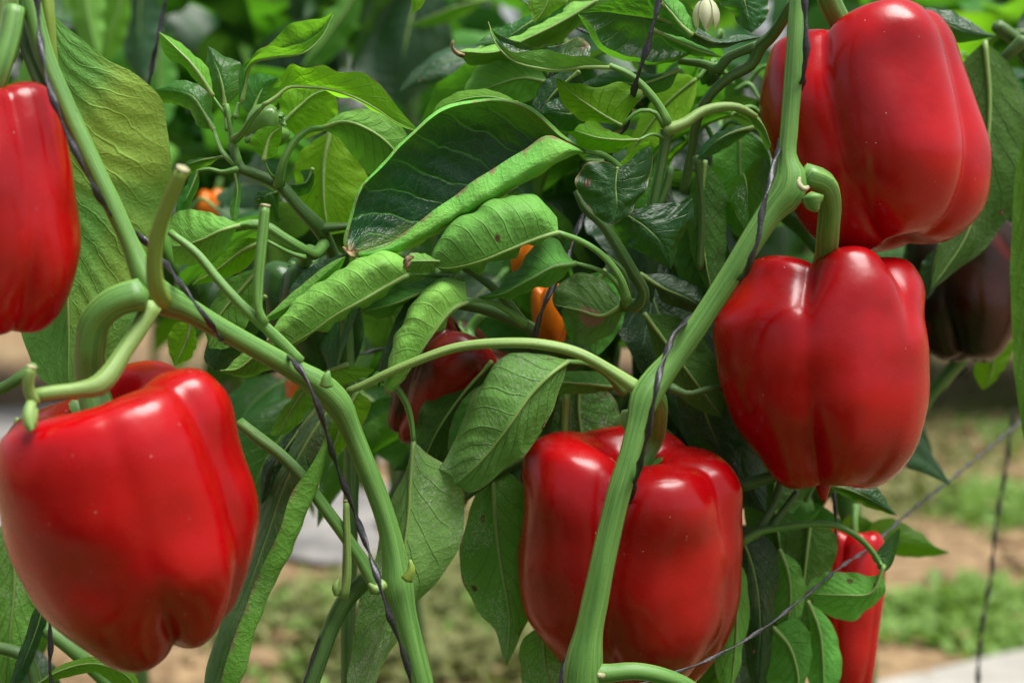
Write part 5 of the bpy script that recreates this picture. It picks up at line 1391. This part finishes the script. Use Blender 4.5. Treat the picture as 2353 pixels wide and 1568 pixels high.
leaf(plantM, 0.685, [(1840, 1160), (1860, 1175)], [(1820, 1180), (1850, 1182), (1890, 1160)], [(1840, 1200), (1870, 1190)], 'u', 'leaf', (2, 2), rib=0.0)
leaf(plantM, 0.72, [(1720, 1120), (1710, 1190), (1740, 1260)], [(1780, 1090), (1780, 1170), (1790, 1250), (1800, 1310)], [(1850, 1110), (1870, 1190), (1850, 1260)], 'u', 'leaf_dark', (4, 4))
# right edge
leaf(plantE, 0.735, [(2215, 140), (2190, 300), (2180, 480), (2150, 600)], [(2262, 95), (2272, 240), (2258, 400), (2220, 540), (2136, 668)], [(2320, 150), (2372, 300), (2378, 420), (2318, 500), (2264, 568), (2195, 624)], 'u', 'leaf_dark', (6, 6), rib=0.0012, nu=56, nv=30, pucker=0.0012)
leaf(plantE, 0.70, [(2150, 20), (2212, 38), (2257, 69)], [(2070, 16), (2150, 45), (2220, 72), (2284, 83)], [(2100, 60), (2160, 92), (2230, 96)], 't', 'leaf', (5, 5), rib=0.0008)
leaf(plantE, 0.72, [(2340, 360), (2325, 500), (2322, 700), (2335, 900)], [(2360, 300), (2362, 500), (2362, 750), (2352, 1010)], [(2400, 400), (2410, 600), (2400, 850)], 'u', 'leaf', (5, 5), rib=0.001)
leaf(plantE, 0.81, [(2250, 820), (2235, 850), (2250, 885)], [(2290, 780), (2280, 830), (2275, 860), (2258, 896)], [(2335, 780), (2310, 840), (2285, 875)], 'u', 'leaf_lit', (3, 3))
leaf(plantE, 0.745, [(2120, 600), (2110, 660)], [(2160, 560), (2145, 610), (2135, 660), (2128, 690)], [(2170, 600), (2150, 660)], 't', 'leaf_dark', (3, 3))
leaf(plantE, 0.80, [(2090, 560), (2080, 700), (2100, 800)], [(2140, 540), (2140, 660), (2130, 760), (2120, 850)], [(2190, 600), (2180, 720)], 'u', 'leaf_dark', (3, 3))
# lower left corner
leaf(plantL, 0.665, [(-10, 1230), (-30, 1380), (-20, 1500)], [(20, 1180), (34, 1320), (25, 1450), (5, 1620)], [(70, 1260), (100, 1350), (92, 1440), (50, 1540)], 'u', 'leaf_spotted', (5, 5), rib=0.0009)
leaf(plantL, 0.655, [(85, 1390), (55, 1470), (30, 1540)], [(106, 1370), (82, 1450), (50, 1530), (10, 1620)], [(112, 1400), (92, 1470), (60, 1550)], 't', 'leaf_dark', (2, 2), rib=0.0004)
leaf(plantL, 0.675, [(150, 1425), (190, 1440), (220, 1480)], [(110, 1440), (160, 1452), (200, 1475), (240, 1510)], [(120, 1460), (170, 1480)], 't', 'leaf_young', (2, 2), rib=0.0004)
leaf(plantL, 0.645, [(150, 1522), (210, 1508), (270, 1520), (310, 1550)], [(60, 1590), (140, 1540), (220, 1524), (290, 1550), (330, 1610)], [(150, 1556), (220, 1545), (270, 1575)], 'u', 'leaf_young', (2, 2), rib=0.0006)
leaf(plantL, 0.70, [(20, 1000), (0, 1080), (10, 1180)], [(40, 960), (30, 1060), (20, 1160), (0, 1260)], [(90, 1000), (80, 1120), (50, 1220)], 'u', 'leaf_dark', (3, 3))
# ------------------------------------------------------------------ shaded leaves deeper inside the plants
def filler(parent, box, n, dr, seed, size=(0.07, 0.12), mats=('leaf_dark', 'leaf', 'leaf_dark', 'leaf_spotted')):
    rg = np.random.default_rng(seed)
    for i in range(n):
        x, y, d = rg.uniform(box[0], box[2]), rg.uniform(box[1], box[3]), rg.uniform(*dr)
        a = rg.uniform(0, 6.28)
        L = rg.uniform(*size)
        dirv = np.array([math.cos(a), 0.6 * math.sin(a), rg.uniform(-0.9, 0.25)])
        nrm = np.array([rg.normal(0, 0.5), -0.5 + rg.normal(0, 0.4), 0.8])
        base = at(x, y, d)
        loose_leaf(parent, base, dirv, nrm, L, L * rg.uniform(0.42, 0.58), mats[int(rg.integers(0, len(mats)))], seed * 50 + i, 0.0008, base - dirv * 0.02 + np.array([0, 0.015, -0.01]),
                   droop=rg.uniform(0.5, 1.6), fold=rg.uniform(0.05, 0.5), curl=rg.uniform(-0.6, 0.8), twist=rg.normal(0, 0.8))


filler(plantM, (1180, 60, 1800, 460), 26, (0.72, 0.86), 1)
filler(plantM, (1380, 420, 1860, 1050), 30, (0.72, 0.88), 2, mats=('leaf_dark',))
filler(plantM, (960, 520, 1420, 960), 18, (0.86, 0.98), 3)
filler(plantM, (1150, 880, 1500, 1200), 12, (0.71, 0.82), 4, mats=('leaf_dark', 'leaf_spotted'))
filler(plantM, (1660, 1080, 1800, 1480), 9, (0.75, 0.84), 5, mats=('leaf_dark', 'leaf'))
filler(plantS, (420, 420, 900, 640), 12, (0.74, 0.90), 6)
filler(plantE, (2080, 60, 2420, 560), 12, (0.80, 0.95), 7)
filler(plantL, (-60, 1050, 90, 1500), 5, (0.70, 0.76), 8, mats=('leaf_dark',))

filler(plantM, (930, 800, 1130, 1060), 7, (0.76, 0.84), 9, mats=('leaf_dark', 'leaf'))
filler(plantM, (1420, 180, 1760, 420), 8, (0.69, 0.76), 10, size=(0.05, 0.09), mats=('leaf', 'leaf_dark', 'leaf_lit'))
filler(plantM, (1120, 380, 1420, 560), 5, (0.72, 0.80), 12, size=(0.06, 0.09), mats=('leaf', 'leaf_dark'))
filler(plantL, (600, 850, 880, 1000), 5, (0.74, 0.86), 14, size=(0.06, 0.09), mats=('leaf_dark', 'leaf'))
# front plants' lower leaves, added unseen below the frame to shade the soil
for i_, (p_, xc) in enumerate(((plantL, -0.12), (plantR, 0.06), (plantM, 0.22), (plantE, 0.40), (plantS, -0.30))):
    rg = np.random.default_rng(600 + i_)
    VV, FF, U1, U2 = [], [], [], []
    for q in range(70):
        a, L = rg.uniform(0, 6.28), rg.uniform(0.10, 0.16)
        yy = rg.uniform(0.22, 0.72)
        G, v, j = generic_leaf_grid((xc + rg.normal(0, 0.10), yy, rg.uniform(0.06, 0.44)), (math.cos(a), math.sin(a) * 0.7, 0.1), (rg.normal(0, 0.3), rg.normal(0, 0.3), 1), L, L * 0.52, rg.uniform(0.7, 1.6), 0.2, 0, rg.normal(0, 0.5), 8, 5, q)
        n0 = len(VV)
        VV += list(G.reshape(-1, 3))
        U1 += [(r_ / 7, c_ / 4) for r_ in range(8) for c_ in range(5)]
        U2 += [(q * 0.37 + r_ / 7 * L, c_ / 4 * L * 0.5) for r_ in range(8) for c_ in range(5)]
        FF += [(n0 + r_ * 5 + c_, n0 + (r_ + 1) * 5 + c_, n0 + (r_ + 1) * 5 + c_ + 1, n0 + r_ * 5 + c_ + 1) for r_ in range(7) for c_ in range(4)]
    tag(mesh_obj('lower_foliage', VV, FF, M['leaf_dark'], p_, uv=U1, uvm=U2), kind='stuff')

# ------------------------------------------------------------------ the row behind, out of focus
plantB = empty('pepper_plant', (-0.10, 1.22, 0), 'pepper plant in the next row with broad blue green leaf at the top', 'plant', 'pepper plants of the next row')
plantC = empty('pepper_plant', (-0.36, 1.25, 0), 'pepper plant in the next row behind the leafy shoot', 'plant', 'pepper plants of the next row')
plantD = empty('pepper_plant', (0.32, 1.30, 0), 'pepper plant in the next row at the upper right', 'plant', 'pepper plants of the next row')
for p_, x_, y_ in ((plantB, -0.10, 1.22), (plantC, -0.36, 1.25), (plantD, 0.32, 1.30)):
    Vv, Ff, UV = tube_data(catmull(np.array([(x_, y_, -0.03), (x_ + 0.02, y_, 0.3), (x_ - 0.01, y_ + 0.02, 0.6), (x_ + 0.02, y_, 0.9), (x_, y_, 1.2)]), 30), np.linspace(0.009, 0.005, 30), 10, 0.05)
    mesh_obj('main_stem', Vv, Ff, M['stem_dark'], p_, uv=UV)
rolled(plantB, 1.12, [
    [(960, -60, 0), (880, -20, -8), (840, 40, -12), (820, 90, -10), (808, 158, 0)], [(965, -60, 6), (880, 20, 6), (850, 80, 6), (830, 130, 4), (812, 165, 0)],
    [(975, -60, 6), (940, 60, 0), (925, 140, 0), (915, 240, 6)], [(1000, -60, 6), (1030, 40, 10), (1040, 110, 14), (1010, 170, 16), (930, 240, 8)]], 2, 't', 'leaf_dark', panel=(1, 3), rib=0.0016)
leaf(plantB, 1.15, [(760, 20), (720, 80), (700, 140)], [(830, -40), (790, 30), (740, 100), (690, 160)], [(830, 20), (800, 90), (740, 150)], 'u', 'leaf', (10, 10), rib=0.0014)
leaf(plantB, 1.10, [(1010, 30), (970, 50), (940, 60)], [(1120, 0), (1040, 20), (980, 44), (930, 62)], [(1060, 40), (1000, 60)], 'u', 'leaf_young', (6, 6), rib=0.001)
leaf(plantC, 1.10, [(160, -20), (170, 60), (200, 120)], [(190, -60), (200, 20), (215, 90), (230, 140)], [(230, -30), (240, 50)], 'u', 'leaf', (6, 8), rib=0.001)
leaf(plantC, 1.12, [(250, -20), (230, 60), (225, 120)], [(290, -60), (270, 30), (250, 90), (235, 150)], [(300, 0), (290, 80), (260, 130)], 'u', 'leaf_young', (6, 8), rib=0.001)
leaf(plantC, 1.16, [(290, 0), (280, 90), (300, 160)], [(330, -60), (320, 40), (325, 130), (335, 200)], [(365, 0), (370, 90), (355, 160)], 't', 'leaf_dark', (6, 8), rib=0.001)
leaf(plantC, 1.20, [(330, 130), (320, 190), (340, 250)], [(370, 90), (365, 160), (370, 230), (380, 290)], [(400, 130), (405, 200), (398, 260)], 'u', 'leaf', (6, 8), rib=0.001)


def scatter(parent, box, n, dr, seed, size=(0.7, 1.25), kinds=(0, 1, 2, 3, 4, 5, 6)):
    rg = np.random.default_rng(seed)
    for i in range(n):
        p = at(rg.uniform(box[0], box[2]), rg.uniform(box[1], box[3]), rg.uniform(*dr))
        m = (Matrix.Translation(Vector(tuple(p))) @ Matrix.Rotation(rg.uniform(0, 6.28), 4, 'Z') @ Matrix.Rotation(rg.normal(0.2, 0.5), 4, 'Y')
             @ Matrix.Rotation(rg.normal(0, 0.6), 4, 'X') @ Matrix.Scale(rg.uniform(*size), 4))
        put_leaf(kinds[int(rg.integers(0, len(kinds)))], parent, m)


scatter(plantC, (-120, -160, 620, 480), 60, (1.2, 1.6), 41, kinds=(0, 1, 2, 4, 5))
scatter(plantC, (300, 300, 700, 760), 26, (1.25, 1.6), 42)
scatter(plantB, (560, -160, 1300, 420), 66, (1.2, 1.6), 43, kinds=(0, 1, 2, 4, 5))
scatter(plantB, (700, 300, 1400, 860), 40, (1.15, 1.5), 44, kinds=(2, 4, 0))
scatter(plantD, (1400, -160, 2450, 330), 60, (1.2, 1.6), 45)
scatter(plantD, (1480, 200, 1840, 820), 34, (1.15, 1.5), 46, kinds=(2, 4, 0))
scatter(plantD, (2200, -60, 2420, 200), 14, (1.1, 1.4), 47, kinds=(3, 6))
# ------------------------------------------------------------------ twine
twine([(1846, -60, 0.588), (1850, 40, 0.588), (1852, 110, 0.588), (1846, 165, 0.592), (1830, 225, 0.615), (1805, 290, 0.615), (1788, 345, 0.598), (1770, 410, 0.585), (1752, 480, 0.580), (1740, 555, 0.578), (1722, 605, 0.580),
       (1700, 640, 0.598), (1660, 680, 0.620), (1610, 715, 0.614), (1572, 742, 0.600), (1545, 775, 0.588), (1527, 820, 0.578), (1510, 880, 0.566), (1500, 930, 0.566), (1486, 1000, 0.572), (1472, 1060, 0.580), (1458, 1110, 0.592),
       (1440, 1170, 0.616), (1400, 1300, 0.626), (1340, 1440, 0.622), (1304, 1510, 0.606), (1286, 1575, 0.60), (1270, 1800, 0.60), (1345, 4600, 0.60)], 'black plastic twine spiralling down the thick stem on the right', r=9)
twine([(84, -60, 0.545), (88, 30, 0.545), (98, 140, 0.540), (125, 235, 0.537), (160, 320, 0.538), (215, 430, 0.542), (262, 500, 0.560), (330, 550, 0.582), (380, 605, 0.572), (430, 672, 0.552), (470, 725, 0.552), (492, 758, 0.560), (530, 790, 0.590), (600, 810, 0.605),
       (650, 815, 0.590), (690, 848, 0.575), (720, 905, 0.572), (745, 980, 0.578), (775, 1075, 0.592), (808, 1160, 0.600), (838, 1240, 0.600), (862, 1310, 0.588), (880, 1370, 0.585), (905, 1440, 0.588), (930, 1510, 0.594),
       (950, 1600, 0.60), (1000, 4600, 0.60)], 'black plastic twine wound round the bowed stem on the left', r=8)
twine([(388, -80, 0.74), (378, 10, 0.74), (360, 100, 0.74), (342, 190, 0.745), (325, 290, 0.75), (300, 600, 0.75)], 'black twine hanging straight between big leaf and young shoot', r=7)
twine([(1525, -60, 0.615), (1512, 10, 0.615), (1490, 95, 0.615), (1465, 175, 0.62), (1430, 300, 0.65), (1400, 350, 0.66), (1370, 430, 0.675), (1330, 520, 0.67), (1305, 590, 0.66), (1275, 650, 0.65), (1250, 700, 0.645), (1232, 755, 0.645), (1215, 830, 0.66), (1200, 1300, 0.70)],
      'black twine slanting down behind the curled leaves in the middle', r=8)
twine([(1300, -60, 0.70), (1292, 30, 0.70), (1275, 120, 0.70), (1262, 190, 0.70), (1245, 265, 0.705), (1225, 400, 0.71)], 'thin black twine at the upper middle beside the rolled leaf', r=5)
twine([(1195, 0, 0.71), (1260, 34, 0.71), (1330, 68, 0.71), (1400, 100, 0.71), (1460, 140, 0.71)], 'thin black twine slanting rightward across the upper middle leaves', r=3.5)
twine([(1400, 1590, 0.615), (1530, 1552, 0.622), (1650, 1503, 0.63), (1750, 1445, 0.638), (1845, 1372, 0.65), (1920, 1310, 0.68), (1990, 1262, 0.72), (2085, 1180, 0.78), (2190, 1096, 0.86), (2325, 985, 0.95), (2450, 880, 1.05)],
      'grey knotted twine rising across the lower right corner', 'twine_grey', r=4.6)
twine([(2330, 940, 1.05), (2322, 990, 1.05), (2308, 1090, 1.05), (2288, 1200, 1.05), (2276, 1320, 1.05), (2255, 1445, 1.05), (2250, 1900, 1.05)], 'blurred dark twine hanging over the grassy soil', r=6)
twine([(108, 1340, 0.64), (112, 1400, 0.64), (116, 1480, 0.64), (114, 1530, 0.64), (122, 1600, 0.64), (130, 1900, 0.64)], 'black twine hanging below the largest pepper', r=7)
twine([(1914, 1100, 0.72), (1918, 1160, 0.72), (1920, 1220, 0.72), (1916, 1290, 0.74), (1910, 1420, 0.75)], 'short black twine below the pointed blossom tip', r=5)
twine([(2090, 1010, 0.80), (2130, 950, 0.80), (2180, 885, 0.80), (2222, 845, 0.80)], 'thin dark string leaning on the stalk beneath the maroon pepper', r=3)
twine([(560, 855, 0.70), (620, 852, 0.70), (700, 845, 0.70), (800, 820, 0.72), (900, 795, 0.74)], 'thin dark string running level behind the left stem', r=4)
twine([(735, 1460, 0.615), (715, 1520, 0.615), (694, 1580, 0.615), (660, 1800, 0.615)], 'black twine beside the branch at the bottom', r=5)
